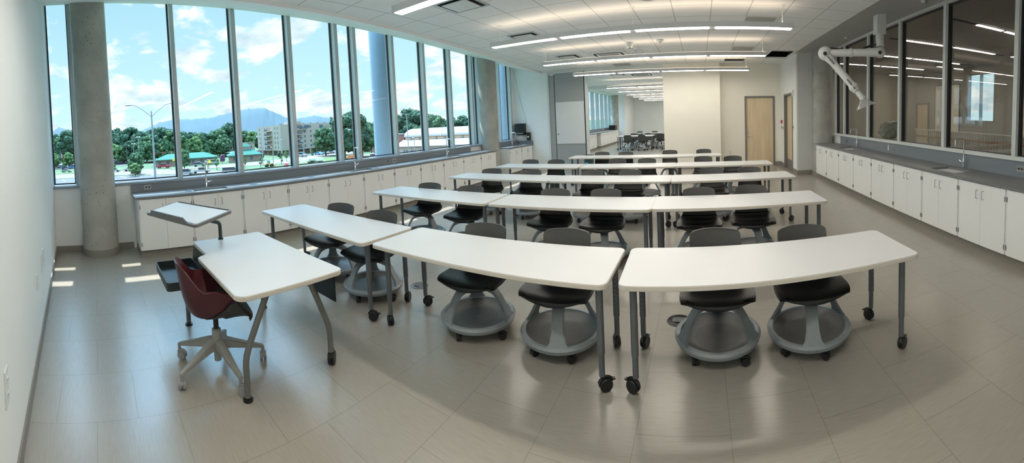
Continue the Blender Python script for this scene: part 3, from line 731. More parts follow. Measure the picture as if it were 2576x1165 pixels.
# towel and soap dispensers
t = thing('paper_towel_dispenser', 'black paper towel dispenser on the white end wall above the corner sink', 'dispenser', (-6.18, YE, 1.42))
bm = nb(); prism(bm, rrect(-0.20, 0.20, -0.20, 0.0, 0.05, 5), -0.17, 0.24); mk('housing', bm, M_black, t)
mk('window_strip', B(-0.14, 0.14, -0.205, -0.199, -0.13, -0.09), M_dframe, t)
bm = nb(); grid(bm, lambda u, v: (-0.10 + 0.2 * u, -0.10 - 0.02 * math.sin(v * 3), -0.17 - 0.12 * v), 6, 5); mk('paper_sheet', bm, M_paper, t)
t = thing('soap_dispenser', 'black soap dispenser on the end wall right of the towel dispenser', 'dispenser', (-5.88, YE, 1.20))
bm = nb(); prism(bm, rrect(-0.075, 0.075, -0.11, 0.0, 0.04, 5), -0.14, 0.13); mk('housing', bm, M_black, t)
bm = nb(); lathe(bm, [(0, 0), (0.03, 0), (0.03, 0.004), (0, 0.004)], 16); xf(bm, Matrix.Translation((0, -0.11, -0.02)) @ Matrix.Rotation(PI / 2, 4, 'X')); mk('push_button', bm, M_frameW, t)
bm = nb(); tube(bm, [(-6.38, YE - .006, 3.60), (-6.30, YE - .006, 3.12), (-6.21, YE - .006, 2.62), (-6.08, YE - .006, 2.15), (-5.99, YE - .006, 1.85), (-5.98, YE - .006, 1.665)], 0.0045, 8)
tag(mk('hanging_cable', bm, M_alu), 'thin pale cable curving down the white end wall to the towel dispenser', 'cable')
# bin at the opening
t = thing('waste_bin', 'dark green waste bin beside the partition post', 'bin', (-3.52, 11.75, 0))
bm = nb(); lathe(bm, [(0, 0), (0.13, 0), (0.165, 0.55), (0.155, 0.55), (0.12, 0.02), (0, 0.02)], 24); mk('bucket', bm, M_greenbin, t)
bm = nb(); lathe(bm, [(0.17, 0.54), (0.175, 0.55), (0.175, 0.565), (0.16, 0.565)], 24); mk('rim', bm, M_black, t)
bm = nb()
grid(bm, lambda u, v: (0.153 * math.cos(-2.3 + u * 0.8), 0.153 * math.sin(-2.3 + u * 0.8), 0.22 + v * 0.12), 6, 1); mk('recycling_label', bm, mat('blue_label', (0.1, 0.45, 0.6), 0.5, noise=0.05), t)

# ================================================================ CLASSROOM TABLES
def make_caster(parent, x, y, r=0.045, w=0.018, mtl=None, rz=0.0, zt=0.10, brake=True, tilt=0):
    mtl = mtl or M_black
    R_ = Matrix.Translation((x, y, 0)) @ rotz(rz)
    bm = nb()
    cyl(bm, (0, 0, r * 1.1), (0, 0, zt + 0.012), 0.012, seg=10)
    box(bm, -0.006, 0.03, -0.007, 0.007, r * 0.9, r * 1.75)
    tube(bm, [(0.022 + r * 1.08 * math.cos(a), 0, r + r * 1.08 * math.sin(a)) for a in [math.radians(d) for d in range(20, 161, 20)]], 0.011, 8)
    if brake: box(bm, 0.022 + r * 0.8, 0.022 + r * 1.45, -0.012, 0.012, r * 1.45, r * 1.62)
    xf(bm, R_)
    c = mk('caster', bm, mtl, parent)
    for s in (-1, 1):
        b2 = nb(); lathe(b2, [(0, -w / 2), (r * 0.55, -w / 2), (r * 0.9, -w / 2), (r, -w / 4), (r, w / 4), (r * 0.9, w / 2), (r * 0.5, w / 2 + 0.002 * s), (0, w / 2)], 24)
        xf(b2, R_ @ Matrix.Translation((0.022, s * (w / 2 + 0.004), r)) @ Matrix.Rotation(PI / 2, 4, 'X'))
        mk('wheel', b2, mtl, c)
    return c
TH = 0.735
def make_table(L, D=0.66, legm=None):
    """local: front edge at y=0, x from 0 to L"""
    t = thing('classroom_table', '', 'table')
    bm = nb()
    o = []
    r = 0.055
    pts = rrect(0, L, 0, D, r, 6)
    # the long front edge bows out very slightly
    new = []
    for i, (x, y) in enumerate(pts):
        new.append((x, y))
    prism(bm, new, TH - 0.032, TH)
    for f in bm.faces: f.material_index = 0 if abs(f.normal.z) > 0.5 else 1
    bmesh.ops.recalc_face_normals(bm, faces=bm.faces)
    es = [e for e in bm.edges if abs(e.verts[0].co.z - e.verts[1].co.z) < 1e-4]
    bmesh.ops.bevel(bm, geom=es, offset=0.004, segments=2, affect='EDGES')
    bm.normal_update()
    for f in bm.faces: f.material_index = 0 if f.normal.z > 0.3 else 1
    mk('tabletop', bm, [M_white, M_edge], t)
    bm = nb(); box(bm, 0.08, L - 0.08, D * 0.5 - 0.02, D * 0.5 + 0.02, TH - 0.062, TH - 0.032); mk('crossbar', bm, M_leg, t, smooth=False)
    rr = random.Random(3)
    for (x, y, a) in ((0.075, 0.125, 2.6), (L - 0.075, 0.125, 0.6), (0.075, D - 0.07, 1.2), (L - 0.075, D - 0.07, 2.0)):
        bm = nb(); lathe(bm, [(0, 0.105), (0.0195, 0.105), (0.0195, 0.245), (0.0235, 0.248), (0.0235, TH - 0.045), (0.045, TH - 0.045), (0.045, TH - 0.032), (0, TH - 0.032)], 20)
        lg = mk('leg', bm, M_legH, t); lg.location = (x, y, 0); lg.rotation_euler.z = PI if y < D / 2 else 0
        make_caster(t, x, y, 0.043, 0.02, rz=a, zt=0.105)
    return t
TBL = {
 (1, 'left'): (-4.62, 2.04, 2.06, 0.0), (1, 'middle'): (-2.50, 2.085, 1.93, 0.010), (1, 'right'): (-0.495, 2.115, 1.93, 0.045),
 (2, 'left'): (-4.56, 3.89, 2.06, 0.0), (2, 'middle'): (-2.47, 3.90, 1.92, 0.022), (2, 'right'): (-0.535, 3.97, 1.96, 0.030),
 (3, 'left'): (-4.46, 5.71, 2.04, -0.02), (3, 'middle'): (-2.40, 5.67, 1.93, 0.010), (3, 'right'): (-0.45, 5.68, 1.95, 0.050),
 (4, 'left'): (-4.40, 7.34, 1.97, -0.01), (4, 'middle'): (-2.42, 7.33, 1.90, 0.050), (4, 'right'): (-0.505, 7.44, 1.93, 0.0),
 (5, 'left'): (-3.34, 9.24, 1.92, 0.0), (5, 'right'): (-1.40, 9.22, 1.93, 0.060)}
ROW = {1: 'front row', 2: 'second row', 3: 'third row', 4: 'fourth row', 5: 'back row'}
tabproto = {}
for (row, side), (x, y, L, rz) in TBL.items():
    key = 1.94 if L < 2.0 else 2.06
    lab = 'white-topped classroom table on grey caster legs, %s of the %s' % (side, ROW[row])
    if key not in tabproto:
        p_ = make_table(key); index_tree(p_); tabproto[key] = p_
        p_.location = (x, y, 0); p_.rotation_euler = (0, 0, rz); p_['label'] = lab; c = p_
    else: c = dup_thing(tabproto[key], (x, y, 0), rz, lab)
    c['group'] = 'classroom tables in five rows'

# ================================================================ STUDENT CHAIRS
def lerp_prof(P, t):
    n = len(P) - 1; s = min(max(t, 0), 1) * n; i = min(int(s), n - 1); f = s - i
    p0, p1, p2, p3 = P[max(i - 1, 0)], P[i], P[i + 1], P[min(i + 2, n)]
    return [0.5 * ((2 * b) + (c - a) * f + (2 * a - 5 * b + 4 * c - d) * f * f + (3 * b - a - 3 * c + d) * f ** 3) for a, b, c, d in zip(p0, p1, p2, p3)]
#  y, z, halfwidth, edge rise z, edge shift y
SEAT = [(-0.244, 0.394, 0.188, 0.034, 0.045), (-0.260, 0.412, 0.224, 0.024, 0.04), (-0.244, 0.438, 0.248, 0.016, 0.025), (-0.17, 0.453, 0.262, 0.014, 0.01), (-0.08, 0.448, 0.266, 0.016, 0.0), (0.02, 0.441, 0.260, 0.022, 0.0), (0.10, 0.442, 0.245, 0.028, 0.0), (0.155, 0.456, 0.226, 0.026, -0.01), (0.19, 0.482, 0.208, 0.018, -0.02)]
BACK = [(0.19, 0.482, 0.208, 0.018, -0.02), (0.212, 0.53, 0.203, 0.008, -0.035), (0.222, 0.585, 0.199, 0.0, -0.045), (0.232, 0.65, 0.198, 0.0, -0.045), (0.245, 0.71, 0.200, 0.0, -0.042), (0.258, 0.765, 0.200, -0.004, -0.038), (0.266, 0.80, 0.193, -0.010, -0.034), (0.268, 0.820, 0.165, -0.014, -0.026)]
def shell(P, th, nu=14, nv=18, flip=False):
    bm = nb()
    def fn(a, b_):
        y, z, w, rz_, sy = lerp_prof(P, b_); u = 2 * a - 1
        return (u * w, y + sy * abs(u) ** 2.2, z + rz_ * abs(u) ** 2.4)
    grid(bm, fn, nu, nv)
    bmesh.ops.recalc_face_normals(bm, faces=bm.faces)
    bmesh.ops.solidify(bm, geom=bm.faces[:], thickness=th)
    return bm
def make_chair(tray_items=False):
    t = thing('student_chair', '', 'chair')
    mk('seat', shell(SEAT, 0.030), M_gblk, t)
    bm = shell(BACK, 0.014)
    mk('backrest', bm, M_shellback, t)
    bm = nb(); cyl(bm, (0, 0, 0.345), (0, 0, 0.435), 0.032, 0.045, 16); lathe(bm, [(0, 0.405), (0.10, 0.418), (0.10, 0.432), (0, 0.43)], 20); mk('seat_post', bm, M_black, t)
    # three curved legs running down into the ring
    for k in range(3):
        a = math.radians(-90 + 60 + 120 * k)
        bm = nb(); c, s = math.cos(a), math.sin(a)
        path = [(0.045, 0.355), (0.11, 0.354), (0.168, 0.335), (0.212, 0.28), (0.245, 0.215), (0.274, 0.16), (0.290, 0.122)]
        wd = [0.050, 0.047, 0.044, 0.043, 0.046, 0.058, 0.090]
        prev = None
        for (r, z), w in zip(path, wd):
            ring = []
            th = 0.014
            for (dn, dr) in ((-w, -th), (w, -th), (w, th), (-w, th)):
                rr = r + dr * (0.6 if z < 0.32 else 0.2); zz = z + dr * (0.4 if z < 0.32 else 1.0)
                ring.append(bm.verts.new((c * rr - s * dn, s * rr + c * dn, zz)))
            if prev:
                for i in range(4): bm.faces.new((prev[i], prev[(i + 1) % 4], ring[(i + 1) % 4], ring[i]))
            else: bm.faces.new(ring[::-1])
            prev = ring
        bm.faces.new(prev)
        bmesh.ops.recalc_face_normals(bm, faces=bm.faces); bev(bm, 0.006, 2)
        mk('leg', bm, M_grey, t)
    bm = nb(); lathe(bm, [(0, 0.335), (0.05, 0.337), (0.062, 0.35), (0.055, 0.37), (0, 0.372)], 24); mk('hub', bm, M_grey, t)
    bm = nb(); lathe(bm, [(0.266, 0.116), (0.274, 0.134), (0.300, 0.136), (0.316, 0.120), (0.306, 0.092), (0.268, 0.088)], 48)
    vs = bm.verts[:]
    n = 48
    for i in range(n):
        bm.faces.new((vs[5 * n + i], vs[5 * n + (i + 1) % n], vs[(i + 1) % n], vs[i]))
    mk('base_ring', bm, M_grey, t)
    bm = nb(); lathe(bm, [(0, 0.090), (0.18, 0.092), (0.24, 0.102), (0.269, 0.124), (0.271, 0.112), (0.24, 0.092), (0.18, 0.083), (0, 0.081)], 48); mk('storage_tray', bm, M_tray, t)
    for k in range(5):
        a = math.radians(-90 + 36 + 72 * k)
        make_caster(t, 0.272 * math.cos(a), 0.272 * math.sin(a), 0.030, 0.018, rz=a + 1.0 + k * 0.7, zt=0.088, brake=False)
    return t
def place_base(root, ang):
    """turn the wheeled base under the seat"""
    for c in children_of(root):
        if c.name.split('.')[0] in ('leg', 'base_ring', 'storage_tray', 'caster', 'hub'):
            c.rotation_euler.z = ang
ch0 = make_chair(); index_tree(ch0)
# x, y of backrest top centre, seat turn, base turn
CHS = {1: [(-3.87, 2.83, .30, .65), (-3.12, 2.83, .25, .62), (-1.83, 2.89, .12, 0.49), (-1.08, 2.93, .05, 1.26), (0.10, 3.00, .0, -0.03), (0.79, 2.96, -.04, .91)],
       2: [(-3.96, 4.64, .2, .1), (-3.16, 4.62, .2, .0), (-1.86, 4.66, .08, .0), (-1.19, 4.70, .05, 1.3), (-0.03, 4.76, .0, .0), (0.63, 4.82, -.05, 1.3)],
       3: [(-3.94, 6.50, .3, .2), (-3.06, 6.45, .2, .4), (-1.87, 6.45, .05, 0), (-1.21, 6.50, .05, 1.2), (0.19, 6.60, 0, 0), (0.83, 6.53, 0, .8)],
       4: [(-3.86, 8.16, .1, .1), (-3.22, 8.16, .1, .5), (-1.82, 8.30, 0, .2), (-1.16, 8.28, 0, .9), (0.06, 8.48, 0, .1), (0.71, 8.42, -.05, .7)],
       5: [(-2.62, 10.03, .1, 0), (-1.96, 9.99, 0, .6), (-0.81, 10.22, 0, 0), (0.09, 10.32, 0, .5)]}
first = True
SIDE6 = [('left', 'left'), ('right', 'left'), ('left', 'middle'), ('right', 'middle'), ('left', 'right'), ('right', 'right')]
SIDE4 = [('left', 'left'), ('right', 'left'), ('left', 'right'), ('right', 'right')]
for row, L_ in CHS.items():
    for i, (bx_, by_, rz, br) in enumerate(L_):
        cx = bx_ - (-math.sin(rz)) * 0.272; cy = by_ - math.cos(rz) * 0.272
        a, tb = (SIDE6 if len(L_) == 6 else SIDE4)[i]
        lab = 'charcoal rolling student chair, %s of the two at the %s table of the %s' % (a, tb, ROW[row])
        if first: c = ch0; c.location = (cx, cy, 0); c.rotation_euler = (0, 0, rz); c['label'] = lab; first = False
        else: c = dup_thing(ch0, (cx, cy, 0), rz, lab)
        place_base(c, br)
        c['group'] = 'student chairs tucked under the classroom tables'

# ================================================================ TEACHER'S DESK WITH LECTERN
desk = thing('teacher_desk', 'white-topped teacher desk with a stepped front edge and slanting grey legs', 'desk', (-2.90, 1.18, 0))
bm = nb()
def arc(cx, cy, r, a0, a1, n=6): return [(cx + r * math.cos(math.radians(a0 + (a1 - a0) * k / n)), cy + r * math.sin(math.radians(a0 + (a1 - a0) * k / n))) for k in range(n + 1)]
X0, X1, Y0, Y1 = -3.63, -2.19, 0.775, 1.575
pts = arc(X1 - .06, Y1 - .06, .06, 0, 90) + arc(X0 + .05, Y1 - .06, .05, 90, 180) + arc(X0 + .03, 0.865 + .03, .03, 180, 270) + arc(-3.19, 0.825, .04, 90, 20, 3) + [(-3.135, 0.80)] + arc(-3.09, 0.815, .04, 200, 270, 3) + arc(X1 - .07, Y0 + .07, .07, 270, 360)
prism(bm, pts, TH - 0.033, TH)
bm.normal_update(); bmesh.ops.recalc_face_normals(bm, faces=bm.faces)
es = [e for e in bm.edges if abs(e.verts[0].co.z - e.verts[1].co.z) < 1e-4]
bmesh.ops.bevel(bm, geom=es, offset=0.004, segments=2, affect='EDGES', clamp_overlap=True); bm.normal_update()
for f in bm.faces: f.material_index = 0 if f.normal.z > 0.3 else 1
mk('desktop', bm, [M_white, M_edge], desk, world=True)
for side, x in (('r', -2.34), ('l', -3.52)):
    for (ya, yb, kind) in ((1.06, 0.86, 'glide'), (1.36, 1.52, 'caster' if side == 'r' else 'glide')):
        if side == 'l' and ya < 1.2: yb = 0.755
        bm = nb()
        P_ = [(x, ya, TH - 0.035), (x, ya + (yb - ya) * .82, 0.36)]
        for k in range(1, 5):
            P_.append((x, ya + (yb - ya) * (.82 + .18 * math.sin(PI / 2 * k / 4)), 0.36 - 0.035 * k))
        P_.append((x, yb, 0.025 if kind == 'glide' else 0.105))
        tube(bm, P_, 0.0215, 16)
        lg = mk('leg', bm, M_legw if side == 'r' else M_leg, desk, world=True)
        if kind == 'glide':
            bm = nb(); lathe(bm, [(0, 0), (0.034, 0), (0.034, 0.012), (0.014, 0.02), (0.014, 0.035), (0, 0.035)], 20, (x, yb, 0)); mk('glide_foot', bm, M_black, lg, world=True)
        else:
            off = origin_of(desk); make_caster(desk, x - off.x, yb - off.y, 0.048, 0.022, rz=2.4, zt=0.105)
    bm = nb(); box(bm, x - 0.025, x + 0.025, 0.95, 1.46, TH - 0.06, TH - 0.033); mk('leg_bracket', bm, M_leg, desk, world=True, smooth=False)
mk('modesty_panel', bev(B(-3.30, -2.235, 1.515, 1.523, 0.505, TH - 0.033), 0.002), M_black, desk, world=True, smooth=False)
# hanging side plate and tray
pl = nb()
pp = [(-3.62, TH - 0.034), (-3.12, TH - 0.034), (-3.06, 0.56), (-3.17, 0.47), (-3.22, 0.455), (-3.66, 0.455), (-3.70, 0.52)]
a_ = [pl.verts.new((x, 0.868, z)) for x, z in pp]; b2_ = [pl.verts.new((x, 0.874, z)) for x, z in pp]
pl.faces.new(a_); pl.faces.new(b2_[::-1])
for i in range(len(pp)): pl.faces.new((a_[i], a_[(i + 1) % len(pp)], b2_[(i + 1) % len(pp)], b2_[i]))
M_dkgreen = mat('charcoal_steel', (0.028, 0.040, 0.043), 0.40, metal=0.2, noise=0.04)
mk('hanging_plate', pl, M_dkgreen, desk, world=True, smooth=False)
bm = nb(); o_ = rrect(-3.72, -3.11, 0.505, 0.866, 0.03, 4)
prism(bm, o_, 0.485, 0.493)
inner = rrect(-3.712, -3.118, 0.513, 0.858, 0.024, 4)
n = len(o_)
A = [bm.verts.new((x, y, 0.493)) for x, y in o_]; A2 = [bm.verts.new((x, y, 0.555)) for x, y in o_]; B1 = [bm.verts.new((x, y, 0.493)) for x, y in inner]; B2 = [bm.verts.new((x, y, 0.555)) for x, y in inner]
for i in range(n):
    j = (i + 1) % n
    bm.faces.new((A[i], A[j], A2[j], A2[i])); bm.faces.new((B1[j], B1[i], B2[i], B2[j])); bm.faces.new((A2[i], A2[j], B2[j], B2[i]))
mk('storage_tray', bm, M_dkgreen, desk, world=True)
# post and lectern: one assembly clamped through the desk, leaning work surface
bm = nb()
base_ = Vector((-3.575, 1.135, TH)); elbow = 0.155
P_ = [(-3.575, 1.135, 0.40), (-3.575, 1.135, TH + elbow - 0.03)]
dirv = Vector((0.10, -0.35, 0.0)).normalized()
for k in range(1, 7):
    a = PI / 2 * k / 6; q = Vector((-3.575, 1.135, TH + elbow - 0.03)) + dirv * 0.05 * (1 - math.cos(a)) + Vector((0, 0, 0.05 * math.sin(a))); P_.append(tuple(q))
q = Vector(P_[-1]) + dirv * 0.25 + Vector((0, 0, 0.09)); P_.append(tuple(q))
tube(bm, P_, 0.0175, 14); mk('lectern_post', bm, M_dkgreen, desk, world=True)
bm = nb(); lathe(bm, [(0.018, 0), (0.026, 0), (0.026, 0.012), (0.018, 0.012)], 20, (-3.575, 1.135, TH)); mk('post_collar', bm, M_black, desk, world=True)
# lectern surface corners (near lip edge lower)
c00 = Vector((-3.80, 0.44, 1.03)); c10 = Vector((-2.98, 0.76, 1.03)); c11 = Vector((-3.16, 1.11, 1.09)); c01 = Vector((-3.96, 0.825, 1.09))
cen = (c00 + c10 + c11 + c01) / 4
ex = ((c10 - c00) + (c11 - c01)).normalized(); eyr = ((c01 - c00) + (c11 - c10)); eyr = (eyr - ex * eyr.dot(ex)).normalized(); ez = ex.cross(eyr)
LW, LD = 0.86, 0.40
def LP(u, v, w): return cen + ex * u + eyr * v + ez * w
Mx = Matrix((ex, eyr, ez)).transposed().to_4x4(); Mx.translation = cen
bm = nb(); prism(bm, rrect(-LW / 2, LW / 2, -LD / 2, LD / 2, 0.03, 5), -0.028, -0.004); bev(bm, 0.008, 3); xf(bm, Mx); mk('lectern_frame', bm, M_trim, desk, world=True)
bm = nb(); prism(bm, rrect(-LW / 2 + .02, LW / 2 - .02, -LD / 2 + .02, LD / 2 - .02, 0.02, 4), -0.0045, -0.001); xf(bm, Mx); mk('lectern_surface', bm, M_white, desk, world=True)
bm = nb(); pr = [(-LW / 2 + .09, 0.0), (-LW / 2 + .13, 0.035), (LW / 2 - .19, 0.035), (LW / 2 - .13, 0.0), (LW / 2 - .06, -0.01), (-LW / 2 + .06, -0.01)]
a_ = [bm.verts.new((u, -LD / 2 - 0.002, w)) for u, w in pr]; b2_ = [bm.verts.new((u, -LD / 2 + 0.010, w)) for u, w in pr]
bm.faces.new(a_); bm.faces.new(b2_[::-1])
for i in range(6): bm.faces.new((a_[i], a_[(i + 1) % 6], b2_[(i + 1) % 6], b2_[i]))
xf(bm, Mx); mk('lectern_lip', bm, M_trim, desk, world=True, smooth=False)
bm = nb(); box(bm, -LW / 2 + .03, LW / 2 - .03, LD / 2 - 0.03, LD / 2 - 0.016, -0.002, 0.002); xf(bm, Mx); mk('pen_groove', bm, M_dark, desk, world=True, smooth=False)

# ---- maroon swivel chair
oc = thing('swivel_chair', 'maroon swivel armchair with a black seat pad on a five-star base at the teacher desk', 'chair', (-2.755, 0.795, 0), math.radians(174))
# y, z, halfwidth, side rise, side shift
MS = [(-0.25, 0.41, 0.165, 0.002, 0.04), (-0.235, 0.432, 0.205, 0.013, 0.02), (-0.15, 0.428, 0.24, 0.092, -0.005), (-0.06, 0.416, 0.262, 0.199, -0.03), (0.03, 0.412, 0.268, 0.236, -0.07), (0.11, 0.42, 0.268, 0.245, -0.09), (0.175, 0.452, 0.265, 0.22, -0.105), (0.215, 0.51, 0.258, 0.158, -0.105), (0.238, 0.58, 0.235, 0.11, -0.093), (0.252, 0.65, 0.205, 0.075, -0.077), (0.264, 0.735, 0.175, 0.03, -0.059), (0.275, 0.8, 0.145, 0.01, -0.035), (0.285, 0.842, 0.1, -0.006, -0.017)]
def shell2(P, th, nu, nv, p=3.2, u0=-1.0, u1=1.0, v0=0.0, v1=1.0, off=0.0):
    bm = nb()
    def fn(a, b_):
        y, z, w, rz_, sy = lerp_prof(P, v0 + (v1 - v0) * b_); u = u0 + (u1 - u0) * a
        return (u * w, y + sy * abs(u) ** p, z + rz_ * abs(u) ** p + off)
    grid(bm, fn, nu, nv); bmesh.ops.recalc_face_normals(bm, faces=bm.faces)
    bmesh.ops.solidify(bm, geom=bm.faces[:], thickness=th)
    return bm
mk('shell', shell2(MS, 0.013, 30, 36), M_maroon, oc)
bm = nb()
def padpt(a, b_, top):
    v = 0.40 * b_; y, z, w, rz_, sy = lerp_prof(MS, v); u = 2 * a - 1
    wrap = 1.0 if b_ < 0.62 else 1.0 - 0.55 * ((b_ - 0.62) / 0.38)      # wraps over the sides at the front, narrows towards the back
    uu = u * wrap; e = abs(u) ** 4
    if top: return (uu * w * 0.97, y + sy * abs(uu) ** 3.2 - 0.004, z + rz_ * abs(uu) ** 3.2 + 0.006 + 0.016 * (1 - e))
    return (uu * (w + 0.016), y + sy * abs(uu) ** 3.2 - (0.010 if b_ < .05 else 0), z + rz_ * abs(uu) ** 3.2 - (0.014 if b_ < 0.66 else 0.0))
NU, NV = 26, 20
T_ = [[bm.verts.new(padpt(i / NU, j / NV, True)) for i in range(NU + 1)] for j in range(NV + 1)]
U_ = [[bm.verts.new(padpt(i / NU, j / NV, False)) for i in range(NU + 1)] for j in range(NV + 1)]
for j in range(NV):
    for i in range(NU):
        bm.faces.new((T_[j][i], T_[j][i + 1], T_[j + 1][i + 1], T_[j + 1][i])); bm.faces.new((U_[j][i + 1], U_[j][i], U_[j + 1][i], U_[j + 1][i + 1]))
    for i in (0, NU): bm.faces.new((T_[j][i], T_[j + 1][i], U_[j + 1][i], U_[j][i]))
for i in range(NU):
    for j in (0, NV): bm.faces.new((T_[j][i], T_[j][i + 1], U_[j][i + 1], U_[j][i]))
mk('seat_pad', bm, M_padgrey, oc)
bm = nb(); cyl(bm, (0, 0, 0.29), (0, 0, 0.41), 0.020, seg=16); mk('gas_lift', bm, M_black, oc)
bm = nb(); lathe(bm, [(0, 0.07), (0.026, 0.07), (0.028, 0.15), (0.036, 0.17), (0.034, 0.300), (0.026, 0.305), (0, 0.305)], 24); mk('hub', bm, M_starbase, oc)
for k in range(5):
    a = math.radians(-174 + 8 + 72 * k); c_, s_ = math.cos(a), math.sin(a)
    bm = nb(); prev = None
    for (r, zt, zb, w) in ((0.02, 0.235, 0.155, 0.036), (0.08, 0.222, 0.155, 0.032), (0.20, 0.178, 0.132, 0.025), (0.32, 0.135, 0.106, 0.019), (0.355, 0.120, 0.095, 0.017)):
        ring = [bm.verts.new((c_ * r - s_ * dn, s_ * r + c_ * dn, z)) for dn, z in ((-w * .75, zb), (w * .75, zb), (w, zt), (-w, zt))]
        if prev:
            for i in range(4): bm.faces.new((prev[i], prev[(i + 1) % 4], ring[(i + 1) % 4], ring[i]))
        else: bm.faces.new(ring[::-1])
        prev = ring
    bm.faces.new(prev); bmesh.ops.recalc_face_normals(bm, faces=bm.faces); bev(bm, 0.006, 2)
    mk('base_arm', bm, M_starbase, oc)
    make_caster(oc, 0.345 * c_, 0.345 * s_, 0.034, 0.020, M_castgrey, rz=a + 0.9 * k + .5, zt=0.105, brake=False)

# ================================================================ FLOOR BOXES
for (x, y, lab) in ((-2.80, 2.99, 'round grey floor socket between the left and middle front tables'), (-0.21, 3.11, 'round dark floor socket behind the right front table')):
    t = thing('floor_socket', lab, 'floor outlet', (x, y, 0))
    bm = nb(); lathe(bm, [(0, 0.006), (0.088, 0.006), (0.10, 0.0)], 36); mk('cover_ring', bm, M_black if x > -1 else M_trim, t)
    bm = nb(); prism(bm, rrect(-0.055, 0.055, -0.035, 0.035, 0.012, 3), 0.006, 0.009); mk('flap', bm, M_leg, t)
    bm = nb(); box(bm, -0.03, 0.03, -0.05, -0.044, 0.006, 0.0095); mk('finger_slot', bm, M_dark, t)

# ================================================================ PENDANT LAMPS
LZ = 3.03
def lamp_row(x0, x1, y, nseg, lab, rods=(), group='linear pendant lamps of the classroom', z=LZ, dy=0.0, top=ZC):
    t = thing('pendant_lamp', lab, 'lamp', ((x0 + x1) / 2, y, z), math.atan2(dy, x1 - x0), group)
    L = x1 - x0; h = L / 2; wd = 0.075
    bm = nb(); box(bm, -h - 0.03, h + 0.03, -wd, wd, 0.006, 0.085); mk('housing', bev(bm, 0.004), M_lamph, t, smooth=False)
    sl = L / nseg
    for k in range(nseg):
        a = -h + k * sl + (0.0 if k == 0 else 0.05); b_ = -h + (k + 1) * sl - (0.0 if k == nseg - 1 else 0.05)
        bm = nb(); box(bm, a, b_, -wd * .78, wd * .78, 0.0, 0.0055); mk('diffuser', bm, M_lamp, t, smooth=False)
    bm = nb(); box(bm, -h, h, -wd * .7, wd * .7, 0.0855, 0.090); mk('uplight_strip', bm, M_lampup, t, smooth=False)
    for rx in rods:
        thick = rx == max(rods)
        bm = nb(); cyl(bm, (rx, 0, 0.085), (rx, 0, top - z - 0.012), 0.007 if thick else 0.0015, seg=8)
        if not thick: cyl(bm, (rx, 0, top - z - 0.075), (rx, 0, top - z - 0.012), 0.006, seg=8)
        lathe(bm, [(0, 0.0), (0.03, 0.0), (0.055, 0.012), (0, 0.012)], 16, (rx, 0, top - z - 0.012)); mk('suspension_rod', bm, M_frameW, t)
    return t
for (x0, x1, y, dy, lab, r) in ((-3.0, 1.3, 0.60, 0.0, 'linear pendant lamp nearest the near wall, above the camera', (-2, 0.2, 1.1)), (-3.12, 1.32, 3.24, 0.0, 'linear pendant lamp nearest the camera, cut off by the top of the picture', (-2.1, 0, 2.1)),
                         (-3.43, 1.44, 5.91, 0.0, 'longest-looking white linear pendant lamp of four lit segments, second visible row', (-2.30, 0, 2.30)), (-3.60, 1.50, 8.58, 0.06, 'white linear pendant lamp of four lit segments, third visible row', (-2.50, 0, 2.50)),
                         (-3.70, 1.48, 11.12, 0.30, 'white linear pendant lamp of four lit segments, farthest row before the opening', (-2.50, 0, 2.52))):
    lamp_row(x0, x1, y + dy / 2, 4, lab, r, dy=dy)
NXL = [(-4.0, 16.5), (-4.03, 19.1), (-4.12, 21.85), (-4.18, 24.4), (-4.27, 27.25), (-4.31, 30.1)]
for i, (x0, y) in enumerate(NXL):
    lamp_row(x0, 0.0, y, 3, 'linear pendant lamp in the room beyond the opening, %s row' % ORD[i], (-1.6, 1.6), group='linear pendant lamps beyond the opening')

# ================================================================ CEILING FITTINGS
def square_diffuser(x, y, s, lab, rz=0.0):
    t = thing('air_diffuser', lab, 'air vent', (x, y, ZC), rz)
    bm = nb(); g = 0.035; h = s / 2
    for a in ((-h, h, -h, -h + g), (-h, h, h - g, h), (-h, -h + g, -h + g, h - g), (h - g, h, -h + g, h - g)): box(bm, *a, -0.012, 0.0)
    mk('rim', bm, M_alu, t, smooth=False)
    bm = nb(); box(bm, -h + g, h - g, -h + g, h - g, -0.004, -0.001); mk('recess', bm, M_dark, t, smooth=False)
    bm = nb(); prism(bm, [(-h * .68, -h * .68), (h * .68, -h * .68), (h * .68, h * .68), (-h * .68, h * .68)], -0.03, -0.018); mk('blank_plate', bev(bm, 0.004), M_frameW, t, smooth=False)
    return t
for (x, y, lab) in ((-3.10, 4.50, 'square ceiling air diffuser beside the nearest pendant lamp, cut off by the picture top'), (-3.28, 6.95, 'square ceiling air diffuser above the left end of the second lamp row'), (-3.38, 9.78, 'square ceiling air diffuser above the left end of the third lamp row'), (-3.1, 14.6, 'square ceiling air diffuser just beyond the opening')):
    square_diffuser(x, y, 0.58, lab)
